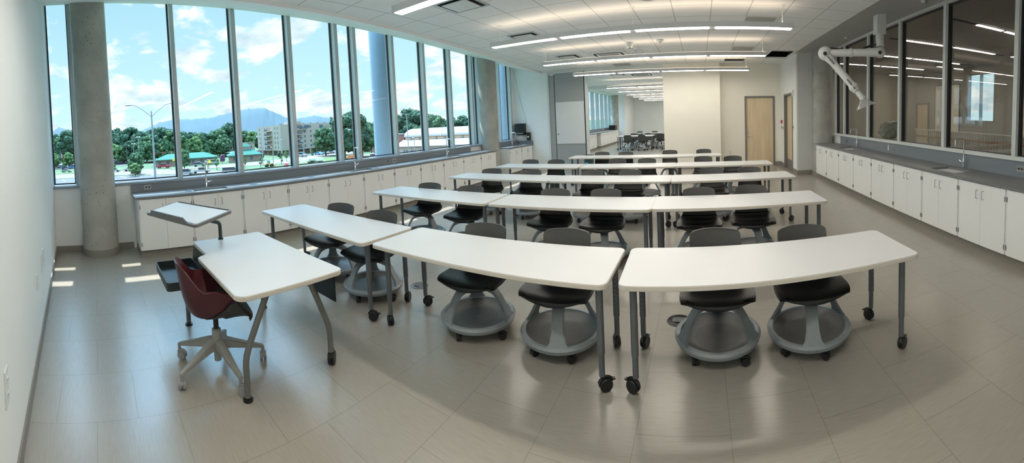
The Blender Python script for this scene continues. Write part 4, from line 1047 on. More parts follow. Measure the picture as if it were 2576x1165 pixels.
def cassette(x, y, lab):
    t = thing('ceiling_air_conditioner', lab, 'air conditioner', (x, y, ZC))
    bm = nb(); prism(bm, rrect(-0.46, 0.46, -0.46, 0.46, 0.05, 4), -0.03, -0.001); mk('fascia', bev(bm, 0.006), M_frameW, t)
    bm = nb(); o1 = rrect(-0.38, 0.38, -0.38, 0.38, 0.12, 6); i1 = rrect(-0.33, 0.33, -0.33, 0.33, 0.09, 6)
    a = [bm.verts.new((p[0], p[1], -0.034)) for p in o1]; b_ = [bm.verts.new((p[0], p[1], -0.034)) for p in i1]; a2 = [bm.verts.new((p[0], p[1], -0.029)) for p in o1]; b2 = [bm.verts.new((p[0], p[1], -0.029)) for p in i1]
    n = len(a)
    for i in range(n):
        j = (i + 1) % n; bm.faces.new((a[i], a[j], b_[j], b_[i])); bm.faces.new((a[i], a2[i], a2[j], a[j])); bm.faces.new((b_[i], b_[j], b2[j], b2[i]))
    mk('air_slot', bm, M_dark, t, smooth=False)
    bm = nb(); box(bm, -0.26, 0.26, -0.26, 0.26, -0.036, -0.029); mk('intake_grille', bm, M_perf, t, smooth=False)
cassette(-2.30, 9.95, 'white ceiling cassette air conditioner with a rounded black slot above the back tables')
cassette(-2.2, 14.9, 'white ceiling cassette air conditioner beyond the opening')
for (x, y, lab) in ((1.11, 6.95, 'perforated return grille in the ceiling beyond the second lamp row, right side'), (1.13, 9.83, 'perforated return grille in the ceiling beyond the third lamp row, right side'), (-2.40, 12.0, 'perforated return grille in the ceiling above the folding wall')):
    t = thing('return_grille', lab, 'air vent', (x, y, ZC)); mk('perforated_plate', B(-0.27, 0.27, -0.29, 0.29, -0.004, -0.001), M_perf, t, smooth=False)
    bm = nb()
    for a in ((-0.30, 0.30, -0.32, -0.29), (-0.30, 0.30, 0.29, 0.32), (-0.30, -0.27, -0.29, 0.29), (0.27, 0.30, -0.29, 0.29)): box(bm, *a, -0.008, 0)
    mk('rim', bm, M_frameW, t, smooth=False)
for (x, y, lab) in ((-0.85, 10.45, 'missing ceiling tile showing a black void in front of the cream wall'), (1.10, 11.80, 'missing ceiling tile with a grey tray edge near the maple door')):
    t = thing('open_ceiling_tile', lab, 'ceiling opening', (x, y, ZC)); mk('void', B(-0.30, 0.30, -0.22, 0.22, -0.003, -0.001), M_dark, t, smooth=False)  # flat black sheet, no hole cut; the gap's darkness is its colour
    if x > 0: mk('tray_edge', B(-0.29, 0.29, -0.22, -0.17, -0.012, -0.003), M_duct, t, smooth=False)
t = thing('ventilation_duct', 'dark ducts visible through the large ceiling hole near the side wall', 'duct', (2.27, 10.75, ZC))
bm = nb(); box(bm, -0.42, 0.44, -0.74, 0.74, 0.9, 0.92); box(bm, -0.44, -0.40, -0.74, 0.74, 0.05, 0.92); box(bm, 0.42, 0.46, -0.74, 0.74, 0.05, 0.92); box(bm, -0.44, 0.46, -0.78, -0.74, 0.05, 0.92); box(bm, -0.44, 0.46, 0.74, 0.78, 0.05, 0.92); mk('void_box', bm, M_dark, t, smooth=False)  # dark box added around the hole to shut out sky light
for k in range(4):
    bm = nb(); cyl(bm, (-0.40, -0.5 + k * 0.33, 0.28), (0.42, -0.5 + k * 0.33, 0.28), 0.11, seg=20); mk('pipe', bm, M_duct, t)
def puck(name, x, y, r, h, lab, cat, m2=None):
    t = thing(name, lab, cat, (x, y, ZC))
    bm = nb(); lathe(bm, [(0, -h), (r * .7, -h), (r, -h * .45), (r, -0.001), (0, -0.001)], 24); mk('body', bm, M_frameW, t)
    bm = nb(); lathe(bm, [(0, -h - 0.012), (r * .35, -h - 0.006), (r * .4, -h), (0, -h)], 20); mk('lens', bm, m2 or M_dframe, t)
puck('dome_camera', -1.53, 8.60, 0.085, 0.12, 'small white dome camera hanging under the ceiling, left one of the cluster', 'camera', M_dark)
puck('ceiling_sensor', -1.50, 9.30, 0.07, 0.06, 'white ceiling occupancy sensor just beyond the dome camera', 'sensor')
puck('sprinkler', -1.46, 9.86, 0.05, 0.06, 'small white ceiling sprinkler beyond the sensor', 'sprinkler')
puck('smoke_detector', -0.83, 8.52, 0.085, 0.05, 'white disc smoke detector right of the dome camera', 'smoke detector')
t = thing('ceiling_speaker', 'round ceiling speaker cut by the top edge of the picture', 'speaker', (-0.70, 5.55, ZC))
bm = nb(); lathe(bm, [(0.10, -0.008), (0.14, -0.006), (0.15, -0.001), (0.10, -0.001)], 32); mk('rim', bm, M_frameW, t)
bm = nb(); lathe(bm, [(0, -0.006), (0.10, -0.006), (0.10, -0.001), (0, -0.001)], 32); mk('grille', bm, M_perf, t)
for (x, y, lab) in ((3.35, 5.15, 'white pendent sprinkler in the plaster border above the widest corridor pane'), (3.35, 8.4, 'white pendent sprinkler in the plaster border near the extractor elbow')):
    t = thing('sprinkler', lab, 'sprinkler', (x, y, ZC + 0.17 * (x - 2.62) / 1.33))
    bm = nb(); lathe(bm, [(0, -0.03), (0.02, -0.03), (0.045, 0.0), (0, 0.0)], 16); mk('escutcheon', bm, M_frameW, t)
    bm = nb(); lathe(bm, [(0, -0.075), (0.018, -0.075), (0.018, -0.068), (0.006, -0.05), (0.010, -0.03), (0, -0.03)], 12); mk('sprinkler_head', bm, M_steel, t)

# ================================================================ FUME EXTRACTION ARM
M_arm = mat('extractor_white', (0.74, 0.75, 0.72), 0.35, noise=0.01)
t = thing('fume_extractor_arm', 'white jointed fume extraction arm with a clear hood hanging from the ceiling', 'extractor', (3.10, 6.17, ZC))
E1 = Vector((3.09, 6.12, 2.80)); E2 = Vector((2.20, 6.50, 2.78)); E3 = Vector((2.60, 6.15, 2.18)); HD = Vector((2.73, 6.05, 1.98))
mk('ceiling_box', bev(B(3.02, 3.19, 6.09, 6.26, 3.12, 3.47), 0.004), M_arm, t, world=True, smooth=False)
bm = nb(); tube(bm, [(3.10, 6.16, 3.13), (3.10, 6.15, 3.0), (3.10, 6.13, 2.90)], 0.072, 20); mk('down_tube', bm, M_arm, t, world=True)
def ball(p, r, name='elbow'):
    bm = nb(); bmesh.ops.create_uvsphere(bm, u_segments=24, v_segments=14, radius=r); bmesh.ops.translate(bm, vec=p, verts=bm.verts); return mk(name, bm, M_arm, t, world=True)
e1 = ball(E1, 0.10); e2 = ball(E2, 0.125)
toC = Vector((0, 0, 1.7)) - E1
for e, p, r in ((e1, E1, 0.10), (e2, E2, 0.125)):
    d = (Vector((0, 0, 1.7)) - p).normalized(); bm = nb(); cyl(bm, p + d * (r * .8), p + d * (r * 1.12), 0.034, seg=20); mk('pivot_knob', bm, M_black, e, world=True)
dA = (E2 - E1)
bm = nb(); tube(bm, [E1, E1 + dA * 0.25, E1 + dA * 0.28, E1 + dA * 0.95], [0.085, 0.075, 0.068, 0.068], 20); mk('upper_tube', bm, M_arm, t, world=True)
bm = nb(); tube(bm, [E1 + dA * 0.5, E1 + dA * 0.52, E1 + dA * 0.56], [0.074, 0.082, 0.074], 20); mk('clamp', bm, M_arm, t, world=True)
dB = (E3 - E2)
bm = nb(); tube(bm, [E2, E2 + dB * 0.2, E2 + dB * 0.24, E3], [0.095, 0.078, 0.066, 0.066], 20); mk('lower_tube', bm, M_arm, t, world=True)
e3 = ball(E3, 0.088)
dC = (HD - E3)
bm = nb(); tube(bm, [E3, E3 + dC * 0.35, E3 + dC * 0.4, HD], [0.075, 0.066, 0.052, 0.052], 20); mk('nozzle_tube', bm, M_arm, t, world=True)
bm = nb(); tube(bm, [E1 + Vector((0, 0, 0.16)), E1 + dA * 0.42 + Vector((0, 0, 0.035))], 0.010, 8); tube(bm, [E1 + dA * 0.18 + Vector((0, 0, 0.12)), E1 + dA * 0.33 + Vector((0, 0, 0.06))], 0.017, 10); mk('gas_spring', bm, M_black, t, world=True)
bm = nb(); tube(bm, [E2 + Vector((0.10, -0.02, 0.10)), E2 - dA * 0.38 + Vector((0, 0, 0.05))], 0.011, 8); mk('gas_spring', bm, M_black, t, world=True)
for a_, b__, p in ((E2 + dB * 0.06, E2 + dB * 0.32, 0.078), (E3 - dB * 0.22, E3 + dB * 0.05, 0.075)):
    d = (Vector((0, 0, 1.7)) - a_).normalized(); bm = nb(); tube(bm, [a_ + d * p, b__ + d * p], 0.016, 8); mk('side_bracket', bm, M_dframe, t, world=True)
hn = Vector((0.35, -0.15, -1)).normalized(); q = hn.to_track_quat('Z', 'Y').to_matrix().to_4x4(); q.translation = HD
bm = nb(); lathe(bm, [(0.045, -0.01), (0.055, 0.02), (0.10, 0.07), (0.155, 0.125), (0.175, 0.15)], 36); bmesh.ops.recalc_face_normals(bm, faces=bm.faces); bmesh.ops.solidify(bm, geom=bm.faces[:], thickness=0.004); xf(bm, q); mk('clear_hood', bm, M_hood, t, world=True)
bm = nb(); lathe(bm, [(0.046, -0.03), (0.058, -0.03), (0.060, 0.012), (0.046, 0.012)], 28); xf(bm, q); mk('hood_collar', bm, M_arm, t, world=True)

# ================================================================ ROOM BEYOND THE OPENING
NY1 = 33.0
struct('wall_next_left', B(-6.70, XW, YE + 0.18, 28.6, -0.1, 1.05), M_wall, smooth=False)
struct('wall_next_pier', B(-6.70, -5.62, 28.6, NY1, -0.1, ZC + 0.02), M_wallcool, 'white pier at the far end of the next room', smooth=False)
struct('wall_next_far', B(-6.70, 0.5, NY1, NY1 + 0.2, -0.1, ZC + 0.02), M_wallcool, 'white far wall of the next room', smooth=False)
struct('wall_next_right', B(0.20, 0.40, YE + 0.5, NY1, -0.1, ZC + 0.02), M_wall, smooth=False)
struct('wall_next_soffit', B(-6.66, -5.95, YE + 0.18, 28.6, ZC - 0.0, ZC + 0.05), M_wall, smooth=False)
struct('trim_%d' % tn, B(-6.40, 0.2, 19.1, 19.3, ZC - 0.16, ZC), M_frameW, 'white track beam crossing the next room', smooth=False); tn += 1
ym = [12.7 + 0.0] + [13.85 + 1.15 * k for k in range(13)]
for i, y in enumerate(ym):
    bm = nb(); box(bm, GX - 0.06, GX + 0.14, y - 0.04, y + 0.04, 1.085, ZC); struct('trim_%d' % tn, bm, M_alu, smooth=False); tn += 1
for i in range(len(ym) - 1):
    bm = nb(); poly(bm, [(GX, ym[i] + 0.04, 1.085), (GX, ym[i + 1] - 0.04, 1.085), (GX, ym[i + 1] - 0.04, ZC), (GX, ym[i] + 0.04, ZC)])
    w = struct('window_%d' % (40 + i), bm, M_glassW, 'window pane of the room beyond the opening', smooth=False)
    bm = nb(); box(bm, GX - 0.02, GX + 0.015, ym[i] + 0.04, ym[i] + 0.07, 1.085, ZC); mk('window_gasket', bm, M_aludark, w, world=True, smooth=False)
struct('trim_%d' % tn, B(-6.68, -6.355, 12.6, 28.5, 1.05, 1.085), M_splash, smooth=False); tn += 1
column(-6.20, 27.7, 0.30, ZC, 'round concrete column at the far end of the next room', base=False)
for k in range(10):
    y = 18.4 + k * 0.845
    if k == 3: continue
    dup_thing(cabL, (XL, y, 0), 0, 'white base cabinet in the room beyond the opening, %s from the opening' % ORD[k], 'base cabinets in the room beyond the opening')
countertop('dark grey window worktop in the room beyond the opening', -6.395, -5.73, 18.35, 26.9, [], XW, (-6.395, -6.375, 18.35, 26.9, 1.045))
for y, lab in ((21.2, 'chrome faucet on the worktop beyond the opening, nearer one'), (24.3, 'chrome faucet on the worktop beyond the opening, farther one')):
    dup_thing(fL, (-6.25, y, 0.915), 0, lab)
t = thing('equipment_crate', 'black equipment crate on the worktop beyond the opening', 'crate', (-6.02, 26.2, 0.915))
mk('crate_body', bev(B(-0.22, 0.22, -0.30, 0.30, 0.0, 0.30), 0.01), M_black, t)
mk('crate_lid', bev(B(-0.24, 0.24, -0.33, 0.33, 0.30, 0.33), 0.01), M_shellback, t)
NT = [(-4.45, 20.02, 'nearest left'), (-4.45, 20.72, 'left, pushed against the nearest one'), (-2.45, 21.38, 'right, half hidden by the cream wall'), (-4.3, 23.6, 'far left'), (-2.3, 23.9, 'far right')]
for x, y, lab in NT:
    dup_thing(tabproto[1.94], (x, y, 0), 0, 'white-topped table in the room beyond the opening, ' + lab, 'tables beyond the opening')
NC = [(-3.78, 19.86, PI + .1, 'nearest left, back to the camera'), (-2.98, 19.76, PI - .05, 'nearest right, back to the camera'), (-3.75, 21.55, .1, 'behind the nearest left chair'), (-3.00, 21.6, -.2, 'behind the nearest right chair'), (-2.2, 20.95, PI + .2, 'at the right table edge'), (-3.9, 24.5, 0, 'far left'), (-2.9, 24.5, 0.1, 'far middle'), (-1.75, 20.35, PI - .2, 'partly behind the cream wall')]
for i, (x, y, rz, lab) in enumerate(NC):
    c = dup_thing(ch0, (x, y, 0), rz, 'charcoal rolling chair in the room beyond the opening, ' + lab, 'chairs beyond the opening'); place_base(c, 0.4 * i)

# ================================================================ CORRIDOR BEHIND THE GLAZING
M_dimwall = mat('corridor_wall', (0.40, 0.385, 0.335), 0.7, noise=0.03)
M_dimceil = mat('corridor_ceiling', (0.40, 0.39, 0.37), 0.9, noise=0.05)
CX = 10.0
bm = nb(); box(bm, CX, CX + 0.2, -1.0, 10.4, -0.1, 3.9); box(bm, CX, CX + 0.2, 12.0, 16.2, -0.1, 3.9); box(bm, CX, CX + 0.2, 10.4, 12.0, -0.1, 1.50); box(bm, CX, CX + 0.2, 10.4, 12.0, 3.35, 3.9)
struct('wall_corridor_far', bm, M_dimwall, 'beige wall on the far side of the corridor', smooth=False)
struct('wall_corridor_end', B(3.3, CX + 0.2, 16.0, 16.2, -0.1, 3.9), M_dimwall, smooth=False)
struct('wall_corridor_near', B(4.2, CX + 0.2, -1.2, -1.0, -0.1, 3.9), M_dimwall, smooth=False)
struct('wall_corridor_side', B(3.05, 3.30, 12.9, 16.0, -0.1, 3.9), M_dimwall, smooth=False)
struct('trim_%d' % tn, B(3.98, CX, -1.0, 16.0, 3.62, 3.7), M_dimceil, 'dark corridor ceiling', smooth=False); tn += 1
struct('trim_%d' % tn, B(2.9, 3.98, 10.64, 16.0, 3.62, 3.7), M_dimceil, smooth=False); tn += 1
bm = nb(); poly(bm, [(CX + 0.1, 10.4, 1.5), (CX + 0.1, 12.0, 1.5), (CX + 0.1, 12.0, 3.35), (CX + 0.1, 10.4, 3.35)])
w = struct('window_60', bm, M_glassW, 'bright exterior window across the corridor', smooth=False)
bm = nb(); box(bm, CX - 0.02, CX + 0.12, 10.4, 10.45, 1.5, 3.35); box(bm, CX - 0.02, CX + 0.12, 11.95, 12.0, 1.5, 3.35); box(bm, CX - 0.02, CX + 0.12, 11.2, 11.24, 1.5, 3.35); box(bm, CX - 0.02, CX + 0.12, 10.4, 12.0, 1.5, 1.54)
mk('window_frame', bm, M_alu, w, world=True, smooth=False)
# balustrade
t = thing('balustrade', 'white metal balustrade with a wooden rail across the corridor', 'railing', (7.9, 8.5, 0))
bm = nb(); box(bm, 7.88, 7.93, 4.6, 12.6, 1.16, 1.19); mk('top_rail', bm, M_frameW, t, world=True, smooth=False)
bm = nb(); box(bm, 7.80, 7.86, 4.6, 12.6, 0.90, 0.96); mk('wooden_rail', bm, M_rail, t, world=True, smooth=False)
for k in range(64):
    y = 4.6 + k * 0.125
    mk('baluster', B(7.895, 7.915, y, y + 0.018, 0.0, 1.16), M_frameW, t, world=True, smooth=False)
M_darktop = mat('cafe_table_top', (0.16, 0.15, 0.14), 0.3, noise=0.05)
for (x, y, mt_, lab) in ((6.2, 7.4, M_darktop, 'dark round table behind the glazing near the chrome faucet'), (6.9, 9.6, M_rail, 'light brown round table behind the glazing, farther one'), (6.0, 5.2, M_rail, 'light brown round table behind the glazing at the right')):
    t = thing('round_table', lab, 'table', (x, y, 0))
    bm = nb(); lathe(bm, [(0, 0.70), (0.55, 0.70), (0.56, 0.715), (0.55, 0.73), (0, 0.73)], 36); mk('tabletop', bm, mt_, t)
    bm = nb(); cyl(bm, (0, 0, 0.02), (0, 0, 0.70), 0.035, seg=16); lathe(bm, [(0, 0), (0.30, 0), (0.28, 0.02), (0, 0.03)], 24); mk('pedestal', bm, M_steel, t)
for i, (x, y, rz, lab) in enumerate(((5.7, 7.9, .8, 'left of the dark round table'), (6.6, 6.6, 3.6, 'right of the dark round table'), (6.4, 10.2, .5, 'beside the farther round table'), (5.6, 5.9, 1.2, 'beside the right-hand round table'))):
    c = dup_thing(ch0, (x, y, 0), rz, 'charcoal rolling chair behind the corridor glazing, ' + lab, 'chairs behind the corridor glazing')
# corridor door and whiteboards on far wall
t = thing('corridor_door', 'tall grey-framed door seen through the first corridor pane', 'door', (CX - 0.03, 15.2, 0))
mk('door_leaf', B(-0.03, 0.0, -0.45, 0.45, 0, 2.2), M_door, t, smooth=False)
bm = nb(); box(bm, -0.05, 0.02, -0.52, -0.45, 0, 2.27); box(bm, -0.05, 0.02, 0.45, 0.52, 0, 2.27); box(bm, -0.05, 0.02, -0.45, 0.45, 2.2, 2.27); mk('frame', bm, M_dframe, t, smooth=False)
for (y0, y1, lab) in ((12.5, 14.2, 'pale wall panel seen through the middle corridor panes'), (7.6, 9.2, 'pale wall panel right of the bright corridor window')):
    t = thing('wall_panel', lab, 'panel', (CX - 0.02, (y0 + y1) / 2, 1.0)); h = (y1 - y0) / 2
    mk('board', B(-0.01, 0.01, -h, h, 0, 2.0), M_wallwarm, t, smooth=False)
    bm = nb(); box(bm, -0.02, 0.0, -h - 0.04, -h, -0.02, 2.04); box(bm, -0.02, 0.0, h, h + 0.04, -0.02, 2.04); box(bm, -0.02, 0, -h, h, 2.0, 2.04); mk('frame', bm, M_dframe, t, smooth=False)
for i, (y, x0, x1, lit) in enumerate(((6.15, 4.6, 7.6, (.25, .78)), (8.6, 4.6, 8.6, (.1, .9)), (11.2, 4.4, 9.4, (.1, .9)), (13.6, 4.4, 9.4, (.1, .9)))):
    t = thing('recessed_light', 'recessed linear light in the dark corridor ceiling, %s from the camera' % ORD[i], 'lamp', ((x0 + x1) / 2, y, 3.62), 0, 'recessed lights in the corridor')
    mk('slot', B(x0, x1, y - .06, y + .06, 3.612, 3.619), M_dark, t, world=True, smooth=False)
    L_ = x1 - x0; a0, a1 = x0 + L_ * lit[0], x0 + L_ * lit[1]; am = (a0 + a1) / 2
    for q0, q1 in ((a0, am - .05), (am + .05, a1)): mk('diffuser', B(q0, q1, y - .05, y + .05, 3.603, 3.6115), M_lamp, t, world=True, smooth=False)
# crumpled plastic bag on a stand behind the glazing
M_bag = mat('plastic_bag', (0.12, 0.20, 0.17), 0.25, noise=0.3, nscale=6, bump=0.5, bscale=12)
bm = nb(); bmesh.ops.create_icosphere(bm, subdivisions=4, radius=1.0)
rg = random.Random(5)
for v in bm.verts:
    c = v.co; k = 1 + 0.13 * math.sin(c.x * 7 + c.y * 5) + 0.11 * math.sin(c.z * 9 + c.y * 4) + 0.06 * math.sin(c.x * 17 + c.z * 13)
    v.co = Vector((c.x * 0.25 * k, c.y * 0.42 * k, c.z * 0.24 * k + 0.15 * max(0, -c.y)))
xf(bm, Matrix.Translation((5.1, 9.45, 1.25))); tag(mk('plastic_bag', bm, M_bag), 'crumpled greenish plastic bag behind the middle corridor pane', 'bag')
t = thing('side_table', 'low grey stand carrying the plastic bag behind the glazing', 'table', (5.1, 9.45, 0))
mk('top', B(-0.25, 0.25, -0.5, 0.5, 0.98, 1.02), M_trim, t, smooth=False)
for sx in (-1, 1):
    for sy in (-1, 1): mk('leg', B(sx * .23 - .02, sx * .23 + .02, sy * .46 - .02, sy * .46 + .02, 0, .98), M_leg, t, smooth=False)

# ================================================================ OUTSIDE
G = -8.0
def plain(name, cols, scale=0.02):
    mt = mat(name, cols[0], 0.95); t = mt.node_tree; b = t.nodes['Principled BSDF']
    g = t.nodes.new('ShaderNodeNewGeometry'); n = t.nodes.new('ShaderNodeTexNoise'); n.inputs['Scale'].default_value = scale; n.inputs['Detail'].default_value = 6
    t.links.new(g.outputs['Position'], n.inputs['Vector']); r = t.nodes.new('ShaderNodeValToRGB')
    r.color_ramp.elements[0].position = 0.35; r.color_ramp.elements[1].position = 0.65
    r.color_ramp.elements[0].color = (*cols[0], 1); r.color_ramp.elements[1].color = (*cols[1], 1)
    t.links.new(n.outputs['Fac'], r.inputs[0]); t.links.new(r.outputs[0], b.inputs['Base Color']); return mt
M_grass = plain('lawn', [(0.065, 0.115, 0.035), (0.085, 0.14, 0.05)], 0.3)
M_field = plain('distant_ground', [(0.04, 0.085, 0.035), (0.06, 0.11, 0.05)], 0.01)
M_asph = plain('asphalt', [(0.075, 0.08, 0.08), (0.085, 0.09, 0.09)], 0.5)
M_road = plain('pale_concrete_road', [(0.135, 0.118, 0.095), (0.155, 0.137, 0.113)], 0.3)
M_line = mat('road_paint', (0.8, 0.8, 0.78), 0.7, noise=0.05)
struct('trim_outdoor_ground', B(-6000, 400, -3000, 6000, G - 1.0, G - 0.02), M_field, 'ground around the building', smooth=False)
def patch(name, pts, m_, z, lab):
    bm = nb(); prism(bm, pts, G - 0.01, G + z); o = mk(name, bm, m_, smooth=False); o['kind'] = 'structure'; o['label'] = lab; return o
patch('trim_outdoor_parking', [(-30, -60), (-30, 36), (-112, 26), (-126, 4), (-126, -60)], M_asph, 0.03, 'asphalt parking lot below the windows')
patch('trim_outdoor_road', [(-20, 38), (-20, 400), (-80, 400), (-112, 130), (-128, 76), (-104, 58), (-108, 40), (-150, 20), (-150, -60), (-128, -60), (-128, 6), (-112, 28)], M_road, 0.05, 'pale road in front of the parking lot')
patch('trim_outdoor_lawn', [(-96, 40), (-107, 44), (-112, 64), (-124, 80), (-124, 92), (-98, 90), (-90, 56)], M_grass, 0.09, 'green verge with young trees')
patch('trim_outdoor_verge', [(-154, -60), (-154, 18), (-168, 18), (-168, -60)], M_grass, 0.06, 'green verge beyond the road')
patch('trim_outdoor_cross_road', [(-128, 38), (-118, 66), (-126, 84), (-134, 108), (-152, 120), (-146, 84), (-140, 62), (-140, 24)], M_road, 0.07, 'wide pale road crossing in front of the apartment block')
patch('trim_outdoor_car_park', [(-150, 84), (-158, 84), (-163, 124), (-146, 124)], M_asph, 0.08, 'car park in front of the apartment block')
patch('trim_outdoor_far_car_park', [(-188, -60), (-260, -60), (-260, 22), (-188, 20)], M_asph, 0.05, 'far car park left of the shops')
bm = nb()
for k in range(12):
    y = -30 + k * 4.6; prism(bm, [(-122, y), (-116, y + 1.6), (-116, y + 1.85), (-122, y + .25)], G + 0.03, G + 0.05)
tagged = mk('trim_outdoor_bay_lines', bm, M_line, smooth=False); tagged['kind'] = 'structure'

# ---- mountains
def ridge(name, pts, depth, m_, lab, seed=1):
    rg = random.Random(seed); bm = nb(); rows = []
    for (x, y, z) in pts:
        d = Vector((x, y, 0)).normalized(); col = []
        for k in range(9):
            f = k / 8; q = Vector((x, y, 0)) - d * depth * (1 - f)
            zz = (z + 40) * (math.sin(f * PI / 2) ** 1.5) - 40
            if 0 < k < 8: zz += rg.uniform(-6, 6)
            col.append(bm.verts.new((q.x, q.y, zz)))
        q = Vector((x, y, 0)) + d * depth * 0.8; col.append(bm.verts.new((q.x, q.y, -40))); rows.append(col)
    for a, b_ in zip(rows, rows[1:]):
        for k in range(len(a) - 1): bm.faces.new((a[k], b_[k], b_[k + 1], a[k + 1]))
    return tag(mk(name, bm, m_), lab, 'mountain')
def dens(pts, n=6, seed=2, amp=3):
    rg = random.Random(seed); out = []
    for a, b_ in zip(pts, pts[1:]):
        for k in range(n):
            f = k / n; out.append(tuple(a[i] + (b_[i] - a[i]) * f + (rg.uniform(-amp, amp) if i == 2 else 0) for i in range(3)))
    out.append(pts[-1]); return out
M_mtn = plain('hazy_blue_mountain', [(0.026, 0.062, 0.080), (0.033, 0.072, 0.092)], 0.004)  # blue haze of distance is put into the base colour
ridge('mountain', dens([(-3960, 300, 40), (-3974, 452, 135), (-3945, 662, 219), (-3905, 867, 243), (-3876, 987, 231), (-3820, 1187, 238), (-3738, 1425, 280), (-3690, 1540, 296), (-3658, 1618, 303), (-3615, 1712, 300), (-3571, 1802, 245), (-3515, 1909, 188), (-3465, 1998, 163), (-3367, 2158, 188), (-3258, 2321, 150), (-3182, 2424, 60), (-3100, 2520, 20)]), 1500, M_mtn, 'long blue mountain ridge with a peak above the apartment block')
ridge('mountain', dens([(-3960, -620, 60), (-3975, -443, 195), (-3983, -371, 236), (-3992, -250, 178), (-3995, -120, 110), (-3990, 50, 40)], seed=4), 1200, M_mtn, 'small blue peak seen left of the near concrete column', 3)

# ---- trees
def leaf_mat(name, c1, c2):
    mt = mat(name, c1, 0.85); t = mt.node_tree; b = t.nodes['Principled BSDF']; b.inputs['Specular IOR Level'].default_value = 0.15
    tcn = t.nodes.new('ShaderNodeTexCoord'); n = t.nodes.new('ShaderNodeTexNoise'); n.inputs['Scale'].default_value = 14; n.inputs['Detail'].default_value = 5
    t.links.new(tcn.outputs['Object'], n.inputs['Vector']); r = t.nodes.new('ShaderNodeValToRGB')
    r.color_ramp.elements[0].position = 0.38; r.color_ramp.elements[1].position = 0.62
    r.color_ramp.elements[0].color = (*c1, 1); r.color_ramp.elements[1].color = (*c2, 1)
    t.links.new(n.outputs['Fac'], r.inputs[0]); t.links.new(r.outputs[0], b.inputs['Base Color'])
    return mt
LEAF = {'dark': leaf_mat('leaves_dark', (0.025, 0.065, 0.042), (0.075, 0.140, 0.085)), 'mid': leaf_mat('leaves_mid', (0.040, 0.095, 0.048), (0.110, 0.190, 0.095)),
        'light': leaf_mat('leaves_light', (0.070, 0.140, 0.048), (0.165, 0.255, 0.11)), 'plum': leaf_mat('leaves_plum', (0.12, 0.05, 0.12), (0.22, 0.12, 0.2))}
M_bark = mat('bark', (0.16, 0.12, 0.09), 0.9, noise=0.2)
def make_tree(kind, shape, seed):
    """unit tree: height 1"""
    rg = random.Random(seed); t = thing('leafy_tree', '', 'tree')
    bm = nb(); crown = []
    if shape == 'cone': 
        for k in range(50):
            f = rg.random() ** .8; z = 0.12 + 0.84 * f; rr = 0.24 * (1 - f) + 0.015; a = rg.uniform(0, 2 * PI)
            crown.append((rr * .8 * math.cos(a), rr * .8 * math.sin(a), z, 0.055 + 0.05 * (1 - f)))
    elif shape == 'thin':
        for k in range(16):
            f = rg.random(); a = rg.uniform(0, 2 * PI); rr = 0.16 * math.sin(PI * min(1, f + .15)); crown.append((rr * math.cos(a), rr * math.sin(a), 0.35 + 0.58 * f, 0.07))
    else:
        w = 0.36 if shape == 'round' else 0.27
        for k in range(80):
            a = rg.uniform(0, 2 * PI); f = rg.random(); z = 0.22 + 0.68 * f; rr = w * math.sqrt(max(0, 1 - ((f - .42) / .62) ** 2)) * rg.uniform(.45, 1)
            crown.append((rr * math.cos(a), rr * math.sin(a), z, rg.uniform(0.055, 0.10)))
    for (x, y, z, r) in crown:
        tmp = nb(); bmesh.ops.create_icosphere(tmp, subdivisions=2, radius=r)
        for v in tmp.verts:
            v.co *= rg.uniform(0.72, 1.22); v.co += Vector((x, y, z))
        me = bpy.data.meshes.new('tmp'); tmp.to_mesh(me); tmp.free(); bm.from_mesh(me); bpy.data.meshes.remove(me)
    # leaf sprays standing off the clumps
    for (x, y, z, r) in crown:
        for k in range(int(85 * r / 0.1)):
            d = Vector((rg.gauss(0, 1), rg.gauss(0, 1), rg.gauss(0, 1))).normalized(); p = Vector((x, y, z)) + d * r * rg.uniform(0.85, 1.28)
            a = Vector((rg.gauss(0, 1), rg.gauss(0, 1), rg.gauss(0, 1))).normalized(); b_ = a.cross(d).normalized(); s_ = rg.uniform(0.010, 0.022)
            bm.faces.new([bm.verts.new(p + a * s_), bm.verts.new(p + b_ * s_), bm.verts.new(p - a * s_ * .8), bm.verts.new(p - b_ * s_)])
    for f in bm.faces: f.smooth = False
    mk('crown', bm, LEAF[kind], t, smooth=False, normals=False)
    bm = nb(); tube(bm, [(0, 0, 0), (0.01, 0, 0.25), (0, 0.01, 0.6)], [0.028, 0.022, 0.008], 8)
    for k in range(4):
        a = k * 1.7; tube(bm, [(0.005, 0, 0.25 + .06 * k), (0.14 * math.cos(a), 0.14 * math.sin(a), 0.45 + .07 * k)], [0.012, 0.004], 6)
    mk('trunk', bm, M_bark, t)
    index_tree(t); return t
TREEP = {}
TREE_N = {}
def tree(x, y, h, kind, shape, zone, grp, wide=1.0):
    key = (kind, shape, len(TREE_N.get(zone, [])) % 2)
    lst = TREE_N.setdefault(zone, []); lst.append(1)
    rg = random.Random(int(x * 7 + y * 13))
    col = {'dark': 'dark green', 'mid': 'mid green', 'light': 'light yellow-green', 'plum': 'plum-leaved'}[kind]
    shp = {'round': 'broad', 'tall': 'tall narrow', 'cone': 'conical', 'thin': 'sparse young'}[shape]
    n = len(lst); lab = '%s %s tree %s, %s from left' % (shp, col, zone, ORD[n - 1] if n <= 14 else 'last')
    if key not in TREEP:
        o = make_tree(kind, shape, 11 + len(TREEP)); TREEP[key] = o; o.location = (x, y, G)
    else: o = dup(TREEP[key]); o.location = (x, y, G)
    o.rotation_euler = (0, 0, rg.uniform(0, 6)); o.scale = (h * wide, h * wide, h); o['label'] = lab; o['group'] = grp
    return o
GA = 'trees in the wood behind the car park'
